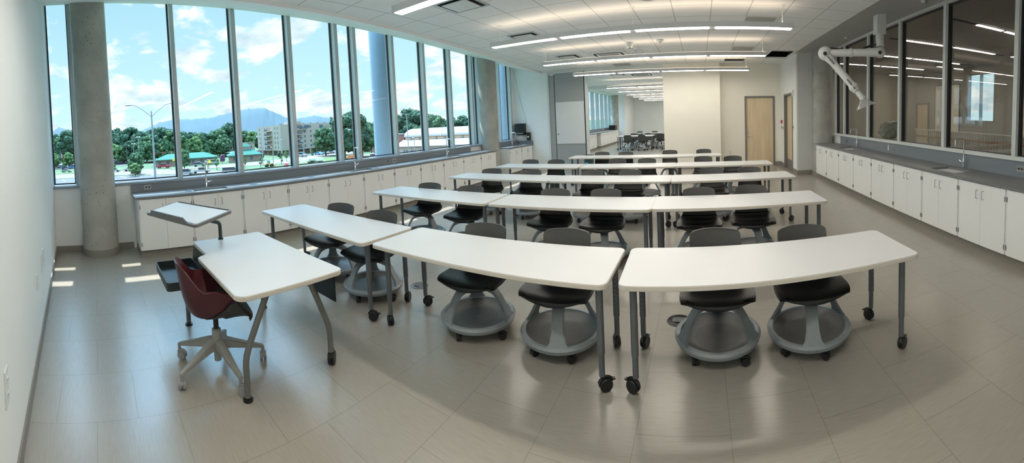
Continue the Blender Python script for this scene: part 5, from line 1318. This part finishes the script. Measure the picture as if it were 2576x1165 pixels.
for x, y, h, k, s in ((-219, -24, 19, 'dark', 'round'), (-213, -19, 17.5, 'mid', 'round'), (-209, -15, 21, 'dark', 'tall'), (-196, -22, 8.5, 'light', 'round'), (-192, -14.5, 8.2, 'light', 'round')):
    tree(x, y, h, k, s, 'in the gap left of the column', GA)
for x, y, h, k, s in ((-227, 8, 17.6, 'mid', 'round'), (-226, 12, 20.5, 'dark', 'tall'), (-221, 15, 19, 'dark', 'round'), (-219, 20.5, 20.5, 'dark', 'round'), (-214, 24, 17, 'dark', 'round'), (-208, 27, 15, 'mid', 'round'), (-240, 32, 19, 'mid', 'round'), (-214, 34, 19, 'dark', 'round'), (-208, 37.5, 19, 'dark', 'round'), (-201, 41, 17.4, 'mid', 'round')):
    tree(x, y, h, k, s, 'on the skyline behind the twin lamp', GA)
for x, y, h, k, s in ((-212, 6, 13, 'light', 'round'), (-206, 10, 11.5, 'light', 'round'), (-207, 14, 10, 'mid', 'tall'), (-206, 18.5, 12.5, 'dark', 'round'), (-204, 22, 11.5, 'mid', 'round'), (-200, 26, 12, 'mid', 'round'), (-199, 30, 11, 'mid', 'round'), (-200, 34, 10, 'light', 'round'), (-197, 38, 9.5, 'mid', 'round')):
    tree(x, y, h, k, s, 'along the front of the left wood', GA)
GB = 'trees behind the green-roofed shops'
for x, y, h, k, s in ((-225, 46, 15.5, 'mid', 'round'), (-245, 56, 17, 'dark', 'round'), (-237, 60, 16.5, 'dark', 'tall'), (-232, 64, 15.5, 'mid', 'round'), (-226, 66, 15, 'dark', 'round'), (-228, 72, 16.5, 'mid', 'round'), (-233, 77, 17, 'mid', 'round'), (-236, 84, 20.5, 'dark', 'tall'), (-241, 90, 21, 'dark', 'tall'), (-273, 110, 16.5, 'mid', 'round'), (-262, 113, 15, 'light', 'round'), (-250, 113, 14.5, 'mid', 'round')):
    tree(x, y, h, k, s, 'on the skyline behind the green shops', GB)
for x, y, h, k, s in ((-205, 43, 11.5, 'light', 'round'), (-202, 48, 12, 'light', 'round'), (-200, 52.5, 12.5, 'light', 'round'), (-202, 58, 13, 'mid', 'cone'), (-205, 62, 10.5, 'mid', 'round'), (-204, 67, 10.5, 'mid', 'round'), (-215, 75, 11, 'mid', 'round'), (-208, 72, 7.5, 'dark', 'round')):
    tree(x, y, h, k, s, 'just above the green shop roofs', GB)
GC = 'single trees on the verges'
tree(-127, 12.5, 7.6, 'mid', 'round', 'under the twin street lamp', GC, 1.0)
tree(-119, 11.5, 4.2, 'light', 'round', 'low before the twin lamp tree', GC, 1.2)
tree(-131, 30.0, 7.2, 'mid', 'tall', 'beside the first wide mullion', GC, 1.1)
tree(-122, -15.0, 5.0, 'light', 'thin', 'low beside the near window frame', GC, 1.3)
tree(-128, 5.0, 5.0, 'light', 'thin', 'beside the white sedan', GC)
for x, y, h in ((-119, 38, 4.6), (-117, 47, 3.6), (-112, 50.5, 3.4), (-114, 59, 3.2), (-127, 68, 4.4), (-125, 78, 4.0), (-118, 33, 3.0)):
    tree(x, y, h, 'light', 'thin', 'on the road verge', GC, 0.9)
tree(-146, 66, 4.2, 'plum', 'round', 'beside the apartment block lawn', GC, 0.9)
tree(-150, 50.5, 3.6, 'plum', 'round', 'at the corner of the green-roofed shops', GC, 0.8)
GD = 'big trees between the apartment block and the school'
for x, y, h, k, s in ((-136, 92, 12.8, 'mid', 'round'), (-130, 95, 12.5, 'mid', 'round'), (-110, 82.5, 16.8, 'dark', 'tall'), (-110, 87, 17.6, 'dark', 'tall'), (-111, 91.5, 13.5, 'mid', 'round'), (-139, 117, 14.5, 'mid', 'round'), (-135, 121, 14, 'dark', 'round'), (-132, 126, 12.5, 'mid', 'round'), (-136, 137, 11.5, 'mid', 'tall')):
    tree(x, y, h, k, s, 'left of the exterior column', GD)
for x, y, h, k, s in ((-140, 138, 16.5, 'mid', 'round'), (-128, 135, 19.5, 'dark', 'round'), (-122, 137, 18.5, 'dark', 'round'), (-119, 132, 11, 'mid', 'round'), (-116, 141, 16, 'mid', 'round'), (-150, 183, 17, 'dark', 'round'), (-138, 182, 15, 'mid', 'round'), (-125, 176, 15.5, 'dark', 'round'), (-115, 176, 13.0, 'mid', 'round'), (-112, 190, 15, 'light', 'round'), (-104, 186, 15.5, 'mid', 'round'), (-97, 190, 14, 'mid', 'round'), (-90, 190, 14, 'mid', 'round')):
    tree(x, y, h, k, s, 'behind the arched school roof', 'trees behind the school')
tree(-58, 100, 11.5, 'light', 'round', 'in the narrow far window', GC, 0.9)
tree(-104, 94, 3.0, 'mid', 'round', 'low before the school annex', GC, 1.6)
tree(-150, 77, 2.6, 'dark', 'round', 'clipped low on the apartment lawn', GC, 1.2)
for x, y in ((60, 74), (66, 66), (58, 80)):
    tree(x, y, 9, 'mid', 'round', 'in the corridor window', 'trees beyond the corridor')
struct('trim_outdoor_ground_east', B(11, 400, -300, 400, -8.3, G - 0.02), M_field, smooth=False)

# ---- vehicles
M_tyre = mat('tyre', (0.02, 0.02, 0.022), 0.8, noise=0.1)
M_carglass = mat('car_glass', (0.03, 0.04, 0.05), 0.15, noise=0.05)
def vehicle(kind, x, y, ang, col, lab, cname):
    t = thing('pickup_truck' if kind == 'pickup' else 'van' if kind == 'van' else 'car', lab, 'truck' if kind == 'pickup' else 'van' if kind == 'van' else 'car', (x, y, G + 0.08), ang, 'vehicles outside')
    mt = mat('paint_' + cname, col, 0.25, noise=0.02)
    prof = {'sedan': ([(-2.3, .35), (-2.3, .85), (-1.5, .95), (1.1, .95), (2.25, .75), (2.35, .35)], [(-1.5, .93), (-.9, 1.4), (.45, 1.42), (1.2, .93)]),
            'suv': ([(-2.3, .4), (-2.35, 1.0), (1.0, 1.05), (2.2, .9), (2.3, .4)], [(-2.25, 1.0), (-2.0, 1.65), (.4, 1.68), (1.1, 1.03)]),
            'van': ([(-2.5, .4), (-2.5, 1.2), (1.4, 1.2), (2.3, .95), (2.4, .4)], [(-2.48, 1.18), (-2.4, 1.95), (.8, 1.95), (1.6, 1.16)]),
            'pickup': ([(-2.9, .5), (-2.9, 1.1), (-.9, 1.1), (-.9, 1.12), (1.3, 1.12), (2.7, 1.02), (2.8, .5)], [(-.85, 1.1), (-.7, 1.8), (.7, 1.82), (1.4, 1.1)])}[kind]
    def side(p, w0, w1, zs=0):
        bm = nb(); zmin = min(q[1] for q in p); zmax = max(q[1] for q in p)
        rows = []
        for sgn in (-1, 1): rows.append([bm.verts.new((px, sgn * (w0 + (w1 - w0) * (pz - zmin) / (zmax - zmin)), pz)) for px, pz in p])
        bm.faces.new(rows[0]); bm.faces.new(rows[1][::-1]); n = len(p)
        for i in range(n): bm.faces.new((rows[0][i], rows[0][(i + 1) % n], rows[1][(i + 1) % n], rows[1][i]))
        bmesh.ops.recalc_face_normals(bm, faces=bm.faces); return bm
    mk('body', bev(side(prof[0], .9, .88), .08, 2), mt, t)
    mk('cabin_glass', side([(a * .98, b_) for a, b_ in prof[1]], .84, .70), M_carglass, t)
    top = prof[1]; zt = top[1][1]; mk('roof', bev(B(top[1][0], top[2][0], -.72, .72, zt - .04, zt + .03), .02), mt, t)
    for wx in (-1.45, 1.45):
        for s in (-1, 1):
            bm = nb(); cyl(bm, (wx * (1.2 if kind == 'pickup' else 1), s * .78, .33), (wx * (1.2 if kind == 'pickup' else 1), s * .95, .33), .34, seg=18); mk('wheel', bm, M_tyre, t)
    return t
W_, S_, D_, BL = (0.36, 0.36, 0.36), (0.25, 0.27, 0.3), (0.06, 0.08, 0.11), (0.08, 0.25, 0.55)
for k, x, y, a, c, n, lab in (('pickup', -147.5, 25.5, .98 + PI, (0.42, 0.03, 0.05), 'red', 'red pickup truck on the pale road behind the street lamp'),
    ('sedan', -161, -13, 1.2, W_, 'white', 'white car in the window gap left of the concrete column'), ('suv', -183, -15, 1.2, D_, 'navy', 'dark car behind the white one in the left window gap'), ('suv', -190, -11.5, 1.2, BL, 'blue', 'blue car at the right edge of the left window gap'), ('sedan', -201, -19, 1.2, S_, 'silver', 'silver car at the back of the left window gap'),
    ('suv', -232, 10.6, .6, W_, 'white', 'white car in the far car park, leftmost'), ('suv', -216, 12.6, .6, S_, 'silver', 'silver car in the far car park, second from left'), ('suv', -222, 16.5, .8, (0.15, 0.19, 0.28), 'slate', 'slate blue car in the far car park'), ('suv', -214, 20.5, .8, D_, 'navy', 'dark blue car at the right end of the far car park'),
    ('sedan', -146, 6.2, 1.3, W_, 'white', 'white sedan at the parking lot edge right of the column'), ('pickup', -144.5, 12.4, 1.3 + PI, W_, 'white', 'white pickup truck facing left beside the parking lot tree'),
    ('suv', -176, 28.4, .9, (0.16, 0.18, 0.2), 'grey', 'grey car parked at the green-roofed shop, left end'), ('suv', -142, 38.5, 1.1, S_, 'silver', 'silver wagon on the road before the shops'), ('van', -147.5, 45.5, 1.1, W_, 'white', 'white van behind the silver wagon'),
    ('pickup', -111, 30.5, 1.2, W_, 'white', 'white utility pickup near the sill below the shops'), ('van', -108, 25, 1.2, W_, 'white', 'white van partly hidden by the sill at the first wide mullion'), ('van', -100, 36, 1.25, W_, 'white', 'white van roof just above the sill by the first faucet'),
    ('van', -144, 85, .1, W_, 'white', 'white van parked at the left of the apartment car park'), ('sedan', -146, 95, .1, (0.12, 0.38, 0.65), 'skyblue', 'sky-blue car in front of the apartment block'), ('suv', -146.5, 98.4, .1, W_, 'white', 'white car right of the sky-blue one'), ('suv', -148, 101.2, .1, S_, 'silver', 'silver car near the right end of the apartment car park'), ('suv', -148, 104.2, .1, W_, 'white', 'white car at the right end of the apartment car park'),
    ('van', -94, 84, 1.1, (0.75, 0.77, 0.78), 'offwhite', 'off-white van behind the white exterior column'), ('suv', -130, 1.0, .2, W_, 'white', 'white car roof just above the sill right of the column')):
    vehicle(k, x, y, a, c, lab, n)
# cement truck, loader, red tank
t = thing('cement_truck', 'white cement mixer truck on the road below the apartment block', 'truck', (-107, 68, G), 1.35, 'vehicles outside'); t.scale = (.66, .66, .66)
M_wt = mat('truck_white', (0.8, 0.82, 0.84), 0.4, noise=0.02)
mk('chassis', B(-4, 3.6, -1.1, 1.1, .7, 1.1), M_tyre, t, smooth=False)
bm = nb(); lathe(bm, [(0, -1.9), (.7, -1.9), (1.3, -.6), (1.3, .5), (.8, 1.8), (0, 1.8)], 24); xf(bm, Matrix.Translation((-1.7, 0, 2.4)) @ Matrix.Rotation(PI / 2 + .15, 4, 'Y')); mk('drum', bm, M_wt, t)
mk('cab', bev(B(1.2, 3.4, -1.15, 1.15, 1.1, 2.9), .15), M_wt, t); mk('windscreen', B(3.38, 3.43, -.95, .95, 1.9, 2.7), M_carglass, t)
for wx in (-3, -1.6, 2.4):
    for s in (-1, 1): bm = nb(); cyl(bm, (wx, s * .8, .5), (wx, s * 1.15, .5), .5, seg=18); mk('wheel', bm, M_tyre, t)
t = thing('wheel_loader', 'yellow wheel loader standing on the verge', 'loader', (-112, 53.5, G), 1.5, 'vehicles outside'); t.scale = (.62, .62, .66)
M_yel = mat('loader_yellow', (0.65, 0.42, 0.08), 0.5, noise=0.05)
mk('body', bev(B(-2.2, 1.6, -.7, .7, .9, 1.7), .1), M_yel, t); mk('cab', bev(B(-1.0, .4, -.65, .65, 1.7, 3.1), .08), mat('cab_glass', (0.12, 0.3, 0.3), 0.2, noise=0.05), t)
bm = nb(); box(bm, 2.2, 3.0, -1.2, 1.2, .3, 1.1); tube(bm, [(1.2, .5, 1.5), (2.4, .5, .8)], .12, 8); tube(bm, [(1.2, -.5, 1.5), (2.4, -.5, .8)], .12, 8); mk('bucket', bm, M_yel, t)
for wx in (-1.4, 1.3):
    for s in (-1, 1): bm = nb(); cyl(bm, (wx, s * .75, .75), (wx, s * 1.25, .75), .75, seg=20); mk('wheel', bm, M_tyre, t)
M_tank = mat('tank_red', (0.62, 0.12, 0.14), 0.4, noise=0.05)
t = thing('storage_tank', 'red cylindrical tank on the ground right of the yellow loader', 'tank', (-103, 55, G), 1.0); t.scale = (.72, .72, .72)
bm = nb(); lathe(bm, [(0, -1.1), (.8, -1.0), (1.0, -.8), (1.0, .8), (.8, 1.0), (0, 1.1)], 24); xf(bm, Matrix.Translation((0, 0, 1.05)) @ Matrix.Rotation(PI / 2, 4, 'X')); mk('vessel', bm, M_tank, t); mk('skid', B(-.7, .7, -.8, .8, 0, .15), M_tyre, t, smooth=False)
t = thing('utility_trailer', 'orange machine beside the trunk of the large tree', 'machine', (-103, 80.5, G), 1.0)
mk('body', bev(B(-1.6, 1.6, -.8, .8, .5, 1.7), .15), mat('machine_orange', (0.75, 0.2, 0.1), 0.5, noise=0.05), t)
for s in (-1, 1): bm = nb(); cyl(bm, (0, s * .85, .4), (0, s * 1.05, .4), .4, seg=16); mk('wheel', bm, M_tyre, t)

# ---- lamp posts, poles, signals
M_pole = mat('galvanised_pole', (0.30, 0.32, 0.34), 0.4, metal=0.2, noise=0.03)
M_dpole = mat('dark_pole', (0.07, 0.12, 0.14), 0.6, noise=0.05)
t = thing('street_lamp', 'tall twin-armed street lamp close to the window right of the concrete column', 'street lamp', (-59.4, 8.85, G))
bm = nb(); tube(bm, [(0, 0, 0), (0, 0, 14.85)], [.22, .10], 14); mk('pole', bm, M_pole, t)
for s in (-1, 1):
    d = Vector((0.10 * s, 3.2 * s, 0)); bm = nb()
    tube(bm, [(0, 0, 14.0), tuple(d * .35 + Vector((0, 0, 14.95))), tuple(d * .7 + Vector((0, 0, 15.75))), tuple(d * .95 + Vector((0, 0, 15.95)))], .055, 8); mk('arm', bm, M_pole, t)
    bm = nb(); lathe(bm, [(0, -.55), (.13, -.45), (.22, 0), (.16, .45), (0, .6)], 12); xf(bm, Matrix.Translation(tuple(d * 1.1 + Vector((0, 0, 15.95)))) @ Matrix.Rotation(-PI / 2 * s, 4, 'X') @ Matrix.Diagonal((.9, .55, 1, 1))); mk('lamp_head', bm, M_pole, t)
def simple_lamp(x, y, h, lab, m_=None, heads=2, arm=0.0):
    t = thing('street_lamp', lab, 'street lamp', (x, y, G)); bm = nb(); tube(bm, [(0, 0, 0), (0, 0, h)], [.15, .09], 10); mk('pole', bm, m_ or M_pole, t)
    for k in range(heads):
        s = (-1, 1)[k]
        bm = nb(); bmesh.ops.create_uvsphere(bm, u_segments=12, v_segments=8, radius=.32); xf(bm, Matrix.Translation((0, s * (.45 + arm), h)) @ Matrix.Diagonal((.8, 1.3, .7, 1))); mk('lamp_head', bm, M_pole, t)
        if arm: bm = nb(); tube(bm, [(0, 0, h - .8), (0, s * arm * .5, h - .1), (0, s * arm, h)], .06, 6); mk('arm', bm, m_ or M_pole, t)
for a in ((-127, 14, 12.2, 'white lamp post with two heads in front of the wood, taller one'), (-145, 14, 10.2, 'white lamp post with two heads in front of the wood, shorter one'), (-203, 18.5, 7.5, 'small far lamp post behind the parked cars')): simple_lamp(*a)
simple_lamp(-120, 55, 9.8, 'lamp post standing in front of the left end of the apartment block', arm=1.2, heads=1)
simple_lamp(-150, 80, 8.0, 'lamp post in front of the apartment block corner', arm=1.2, heads=1)
simple_lamp(-148, 88.5, 6.8, 'lamp post before the apartment car park', arm=.6, heads=1)
simple_lamp(-118, 58, 6.0, 'thin lamp post left of the yellow loader', heads=1)
simple_lamp(-80, 63.5, 10.2, 'lamp post with pear-shaped heads in front of the large tree', arm=1.0)
simple_lamp(-78, 82, 14.0, 'tall lamp post beside the exterior column', arm=1.8, heads=1)
simple_lamp(-70, 76, 7.0, 'thin pole in front of the school wing', heads=1)
t = thing('utility_pole', 'leaning wooden utility pole beside the far car park', 'pole', (-195, 15.5, G)); bm = nb(); tube(bm, [(0, 0, 0), (0, -.6, 11)], [.2, .14], 8); mk('shaft', bm, M_bark, t); mk('crossarm', B(-.1, .1, -1.4, .6, 10.2, 10.35), M_bark, t)
t = thing('utility_pole', 'dark wooden utility pole left of the exterior column', 'pole', (-112, 97, G)); bm = nb(); tube(bm, [(0, 0, 0), (0, -.5, 11)], [.18, .12], 8); mk('shaft', bm, M_bark, t); mk('crossarm', B(-.1, .1, -1.3, .5, 10.2, 10.35), M_bark, t)
t = thing('traffic_signal', 'traffic signal mast with hanging lights between lamp and mullion', 'traffic light', (-150, 36.5, G))
bm = nb(); tube(bm, [(0, 0, 0), (0, 0, 8.2)], .12, 8); tube(bm, [(0, 0, 5.8), (-6, -13, 6.0)], .06, 6); mk('mast', bm, M_dpole, t)
M_sig = mat('signal_amber', (0.55, 0.25, 0.10), 0.5, noise=0.05)
for f, c in ((.25, M_sig), (.5, M_sig), (.75, M_red), (.98, M_red)): mk('signal_head', bev(B(-6 * f - .2, -6 * f + .2, -13 * f - .2, -13 * f + .2, 5.3, 6.4), .05), c, t)
t = thing('flagpole', 'flagpole with a small flag in the window gap left of the column', 'flagpole', (-170, -16, G)); bm = nb(); tube(bm, [(0, 0, 0), (0, 0, 9.2)], [.08, .05], 8); mk('pole', bm, M_pole, t)
bm = nb(); grid(bm, lambda u, v: (0.1 * math.sin(u * 6), 0.05 + u * .7, 6.2 + v * 1.8 - .5 * u), 8, 6); mk('flag', bm, mat('flag_cloth', (0.5, 0.25, 0.25), 0.8, noise=0.4, nscale=4), t)
t = thing('road_sign', 'yellow diamond warning sign behind the red pickup truck', 'sign', (-152, 30.5, G)); bm = nb(); tube(bm, [(0, 0, 0), (0, 0, 3.0)], .04, 6); mk('post', bm, M_pole, t); bm = nb(); box(bm, -.02, .02, -.45, .45, -.45, .45); xf(bm, Matrix.Translation((.1, 0, 2.8)) @ Matrix.Rotation(PI / 4, 4, 'X')); mk('sign_plate', bm, mat('sign_yellow', (0.85, 0.75, 0.05), 0.5, noise=0.02), t, smooth=False)
t = thing('road_sign', 'yellow warning sign near the sill left of the first faucet', 'sign', (-112, 33.5, G)); bm = nb(); tube(bm, [(0, 0, 0), (0, 0, 3.4)], .04, 6); mk('post', bm, M_pole, t); bm = nb(); box(bm, -.02, .02, -.45, .45, -.45, .45); xf(bm, Matrix.Translation((.1, 0, 3.3)) @ Matrix.Rotation(PI / 4, 4, 'X')); mk('sign_plate', bm, MATS['sign_yellow'], t, smooth=False)

# ---- buildings
M_stucco = mat('beige_stucco', (0.42, 0.35, 0.28), 0.8, noise=0.03)
M_brick = mat('brown_brick', (0.33, 0.24, 0.20), 0.85, noise=0.08, nscale=2)
M_redbrick = mat('red_brick', (0.38, 0.16, 0.14), 0.85, noise=0.08, nscale=2)
M_groof = mat('green_metal_roof', (0.035, 0.135, 0.105), 0.8, spec=0.1, noise=0.05)
M_groofd = mat('dark_green_fascia', (0.03, 0.14, 0.12), 0.5, noise=0.05)
M_wroof = mat('white_membrane_roof', (0.20, 0.20, 0.195), 0.6, noise=0.02)
M_winb = mat('building_glass', (0.10, 0.13, 0.16), 0.2, noise=0.2)
M_orange = mat('tan_block_wall', (0.75, 0.48, 0.30), 0.8, noise=0.05)
def wbox(t, name, m_, *a): return mk(name, B(*a), m_, t, world=True, smooth=False)
t = thing('apartment_block', 'beige six-storey apartment block with balconies below the mountain', 'building', (-168, 88, G))
AX, AY0, AY1, AXL, TOP = -168.0, 87.5, 121.0, -196.0, 7.2
wbox(t, 'walls', M_stucco, AXL, AX, AY0, AY1, -5.6, TOP)
wbox(t, 'parapet_block', M_stucco, AX - 7, AX + .2, 93.5, 99.5, TOP, TOP + 1.4)
wbox(t, 'ground_floor', M_brick, AXL + 1, AX - 2, AY0 + 2, AY1 - 1, G, -5.6)
for k in range(9): wbox(t, 'stilt', M_stucco, AX - .6, AX, AY0 + k * 4.1, AY0 + k * 4.1 + .5, G, -5.6)
for k in range(5): wbox(t, 'stilt', M_stucco, AXL + k * 6, AXL + k * 6 + .5, AY0, AY0 + .6, G, -5.6)
for r in range(5):
    z = -4.6 + 2.42 * r
    for y in (101.0, 104.6, 114.8):
        if r < 4 or y == 104.6: f = wbox(t, 'window', M_winb, AX, AX + .05, y, y + .8, z, z + 1.1)
    for x in (-171.5, -174.5, -186.5, -193.0): wbox(t, 'window', M_winb, x, x + .7, AY0 - .05, AY0, z, z + 1.2)
    for (ya, yb) in ((95.6, 99.4), (108.0, 112.6)):
        if r == 4: ya, yb = ya + 2.6, yb + 3.2
        b_ = wbox(t, 'balcony', M_stucco, AX, AX + 1.1, ya - .6, yb, z - .9, z - .55)
        mk('balcony_door', B(AX, AX + .06, ya, ya + 2.2, z - .5, z + 1.2), M_winb, b_, world=True, smooth=False); mk('balcony_railing', B(AX + .9, AX + .95, ya + .9, yb - .1, z - .55, z + .3), M_winb, b_, world=True, smooth=False)
    b_ = wbox(t, 'balcony', M_stucco, -184.5, -177.5, AY0 - 1.4, AY0, z - .9, z - .5)
    mk('balcony_door', B(-184, -179, AY0 - .06, AY0, z - .5, z + 1.3), M_brick, b_, world=True, smooth=False); mk('balcony_railing', B(-184.3, -180.6, AY0 - 1.3, AY0 - 1.25, z - .5, z + .4), M_winb, b_, world=True, smooth=False)
wbox(t, 'loggia', M_winb, AX, AX + .05, 96.2, 99.4, 5.0, 6.5); wbox(t, 'loggia', M_winb, AX, AX + .05, 101.2, 104.4, 5.0, 6.5)
for k in range(7): wbox(t, 'roof_unit', M_wroof if k % 2 else M_dframe, AX - 4, AX - 3, 89 + k * 4.4, 90.2 + k * 4.4, TOP, TOP + .6)
def hip(t, name, m_, x0, x1, y0, y1, z0, z1, inset, ov=0.8):
    bm = nb(); x0 -= ov; x1 += ov; y0 -= ov; y1 += ov
    v = [bm.verts.new(p) for p in ((x0, y0, z0), (x1, y0, z0), (x1, y1, z0), (x0, y1, z0))]
    xm = (x0 + x1) / 2; w = [bm.verts.new((xm, y0 + inset, z1)), bm.verts.new((xm, y1 - inset, z1))]
    for f in ((v[0], v[1], w[0]), (v[1], v[2], w[1], w[0]), (v[2], v[3], w[1]), (v[3], v[0], w[0], w[1]), (v[3], v[2], v[1], v[0])): bm.faces.new(f)
    return mk(name, bm, m_, t, world=True, smooth=False)
def yawed(t, ang): t.rotation_euler = (0, 0, ang)
for (cx, cy, L, D, hw, hr, lab, cup) in ((-160, 37.5, 25, 11, 2.9, 5.0, 'long low shop with a turquoise hipped roof behind the pale road', False), (-151.5, 61, 13, 11, 2.9, 5.6, 'low shop with a turquoise roof and raised cupola', True)):
    t = thing('shop_building', lab, 'building', (cx, cy, G))
    mk('walls', B(-D / 2, D / 2, -L / 2, L / 2, 0, hw), M_brick, t, smooth=False)
    r = hip(t, 'roof', M_groof, cx - D / 2, cx + D / 2, cy - L / 2, cy + L / 2, G + hw, G + hr, D * .5)
    mk('fascia', B(-D / 2 - .8, D / 2 + .85, -L / 2 - .85, L / 2 + .85, hw - .3, hw), M_groofd, t, smooth=False)
    for k in range(int(L // 3.5)):
        mk('window', B(D / 2, D / 2 + .05, -L / 2 + 1.2 + k * 3.5, -L / 2 + 2.4 + k * 3.5, .8, 2.2), M_winb, t, smooth=False)
    if cup: mk('cupola', B(-1.6, 1.6, -2.4, 2.4, hr - 1.0, hr + .5), M_stucco, t, smooth=False); hip(t, 'cupola_roof', M_groof, cx - 1.6, cx + 1.6, cy - 2.4, cy + 2.4, G + hr + .5, G + hr + 2.0, 1.6, .5)
    yawed(t, -0.28)
t = thing('office_building', 'low white and brown building between the shops and the apartment block', 'building', (-250, 92, G))
mk('walls', B(-8, 0, -14, 16, 0, 6.2), M_stucco, t, smooth=False); mk('brick_bay', B(0, 1.0, -6, -2, 0, 6.5), M_brick, t, smooth=False); mk('brick_bay', B(0, 1.0, 4, 11, 0, 5.2), M_brick, t, smooth=False)
mk('roof', B(-8.3, .3, -14.3, 16.3, 6.2, 6.5), M_wroof, t, smooth=False)
for y in (-9, 1, 13): mk('window', B(0, .06, y, y + 1, 2.6, 4.2), M_winb, t, smooth=False)
yawed(t, -0.2)
t = thing('carport', 'row of white carport roofs beside the apartment block', 'carport', (-195, 80, G))
for k in range(3): mk('roof', B(-3 - 7 * k, 2.5 - 7 * k, -10, 6, 2.3, 2.5), M_wroof, t, smooth=False)
for k in range(4): mk('post', B(-.1, .1, -9 + k * 4.6, -8.8 + k * 4.6, 0, 2.3), M_pole, t, smooth=False)
# school with arched roof
A_ = Vector((-84.5, 84.5, 0)); Bv = Vector((-84.5 + 0.956 * 46, 84.5 + 0.29 * 46, 0)); ex_ = (Bv - A_).normalized(); ang = math.atan2(ex_.y, ex_.x); LEN = (Bv - A_).length
t = thing('school_building', 'school building with a long arched white roof and a low white-roofed wing', 'building', (A_.x, A_.y, G), ang)
# local: +x along facade, +y = away from the camera side
bm = nb(); box(bm, -1.0, LEN, 0.0, 6.0, 0, 3.9); mk('low_wing_walls', bm, M_stucco, t, smooth=False)
bm = nb(); v = [bm.verts.new(p) for p in ((-1.4, -.5, 3.9), (LEN, -.5, 3.9), (LEN, 6.0, 5.7), (-1.4, 6.0, 5.7), (-1.4, -.5, 4.15), (LEN, -.5, 4.15), (LEN, 6.0, 5.95), (-1.4, 6.0, 5.95))]
for f in ((3, 2, 1, 0), (4, 5, 6, 7), (0, 1, 5, 4), (1, 2, 6, 5), (2, 3, 7, 6), (3, 0, 4, 7)): bm.faces.new([v[i] for i in f])
mk('low_wing_roof', bm, M_wroof, t, smooth=False)
mk('upper_wall', B(-.6, LEN, 6.0, 20, 0, 6.8), M_orange, t, smooth=False)
bm = nb(); n = 14; R0 = []; R1 = []
for k in range(n + 1):
    a = PI * k / n; yy = 13 - 7.4 * math.cos(a); zz = 6.8 + 2.6 * math.sin(a); R0.append(bm.verts.new((-.9, yy, zz))); R1.append(bm.verts.new((LEN, yy, zz)))
for k in range(n): bm.faces.new((R0[k], R1[k], R1[k + 1], R0[k + 1]))
bm.faces.new(R0); bm.faces.new(R1[::-1]); mk('arched_roof', bm, M_wroof, t)
for k in range(3):
    x = 12 + 12 * k; bm = nb(); tube(bm, [(x, 13 - 7.45 * math.cos(PI * j / 12), 6.85 + 2.6 * math.sin(PI * j / 12)) for j in range(13)], .14, 6); mk('roof_rib', bm, M_alu, t)
for k in range(14): bm = nb(); lathe(bm, [(.32, 5.9), (.3, 6.3), (0, 6.7)], 10, (1.6 + k * 2.9, 5.9, 0)); mk('wall_vent', bm, M_dframe, t)
for k in range(12):
    x = 1.6 + k * 2.7; f = mk('window', B(x, x + 1.5, -.05, 0, 1.4, 3.0), M_winb, t, smooth=False); mk('window_bar', B(x + .7, x + .8, -.08, -.05, 1.4, 3.0), M_frameW, f, smooth=False)
bm = nb(); tube(bm, [(3.4, 13, 9.3), (3.4, 13, 11)], .05, 6); mk('roof_mast', bm, M_pole, t)
t = thing('school_annex', 'low tan annex with a pale roof behind the exterior column', 'building', (-112, 98, G), ang)
mk('walls', B(0, 26, 0, 8, 0, 3.4), M_orange, t, smooth=False); mk('roof', B(-.4, 26.4, -.5, 8.4, 3.4, 3.9), M_wroof, t, smooth=False)
for k in range(5): mk('window', B(2 + k * 4.5, 3.6 + k * 4.5, -.05, 0, 1.0, 2.6), M_winb, t, smooth=False)
t = thing('brick_house', 'red brick building with white window bands left of the exterior column', 'building', (-133, 114, G), ang)
mk('walls', B(0, 14, 0, 8, 0, 7.0), M_redbrick, t, smooth=False); mk('roof', B(-.3, 14.3, -.3, 8.3, 7.0, 7.6), M_alu, t, smooth=False)
for k in range(4):
    for z in (1.2, 4.0): mk('window', B(1 + k * 3.4, 2.6 + k * 3.4, -.05, 0, z, z + 1.9), M_winb, t, smooth=False)
for i, (x, y, h) in enumerate(((-236, 62, 9), (-240, 71, 10.5))):
    t = thing('house', ('small grey-roofed house in the trees, lower one', 'small grey-roofed house in the trees, higher one')[i], 'house', (x, y, G), -.3)
    mk('walls', B(-3, 3, -3, 3, 0, h), M_stucco, t, smooth=False); bm = nb(); lathe(bm, [(4.6, h), (0, h + 2.2)], 4); mk('roof', bm, M_alu, t, smooth=False)

# ================================================================ tidy: nothing left untagged
for o in bpy.data.objects:
    if o.parent is None and o.type in ('MESH', 'EMPTY') and not o.get('label') and o.get('kind') != 'structure':
        print('UNTAGGED', o.name)
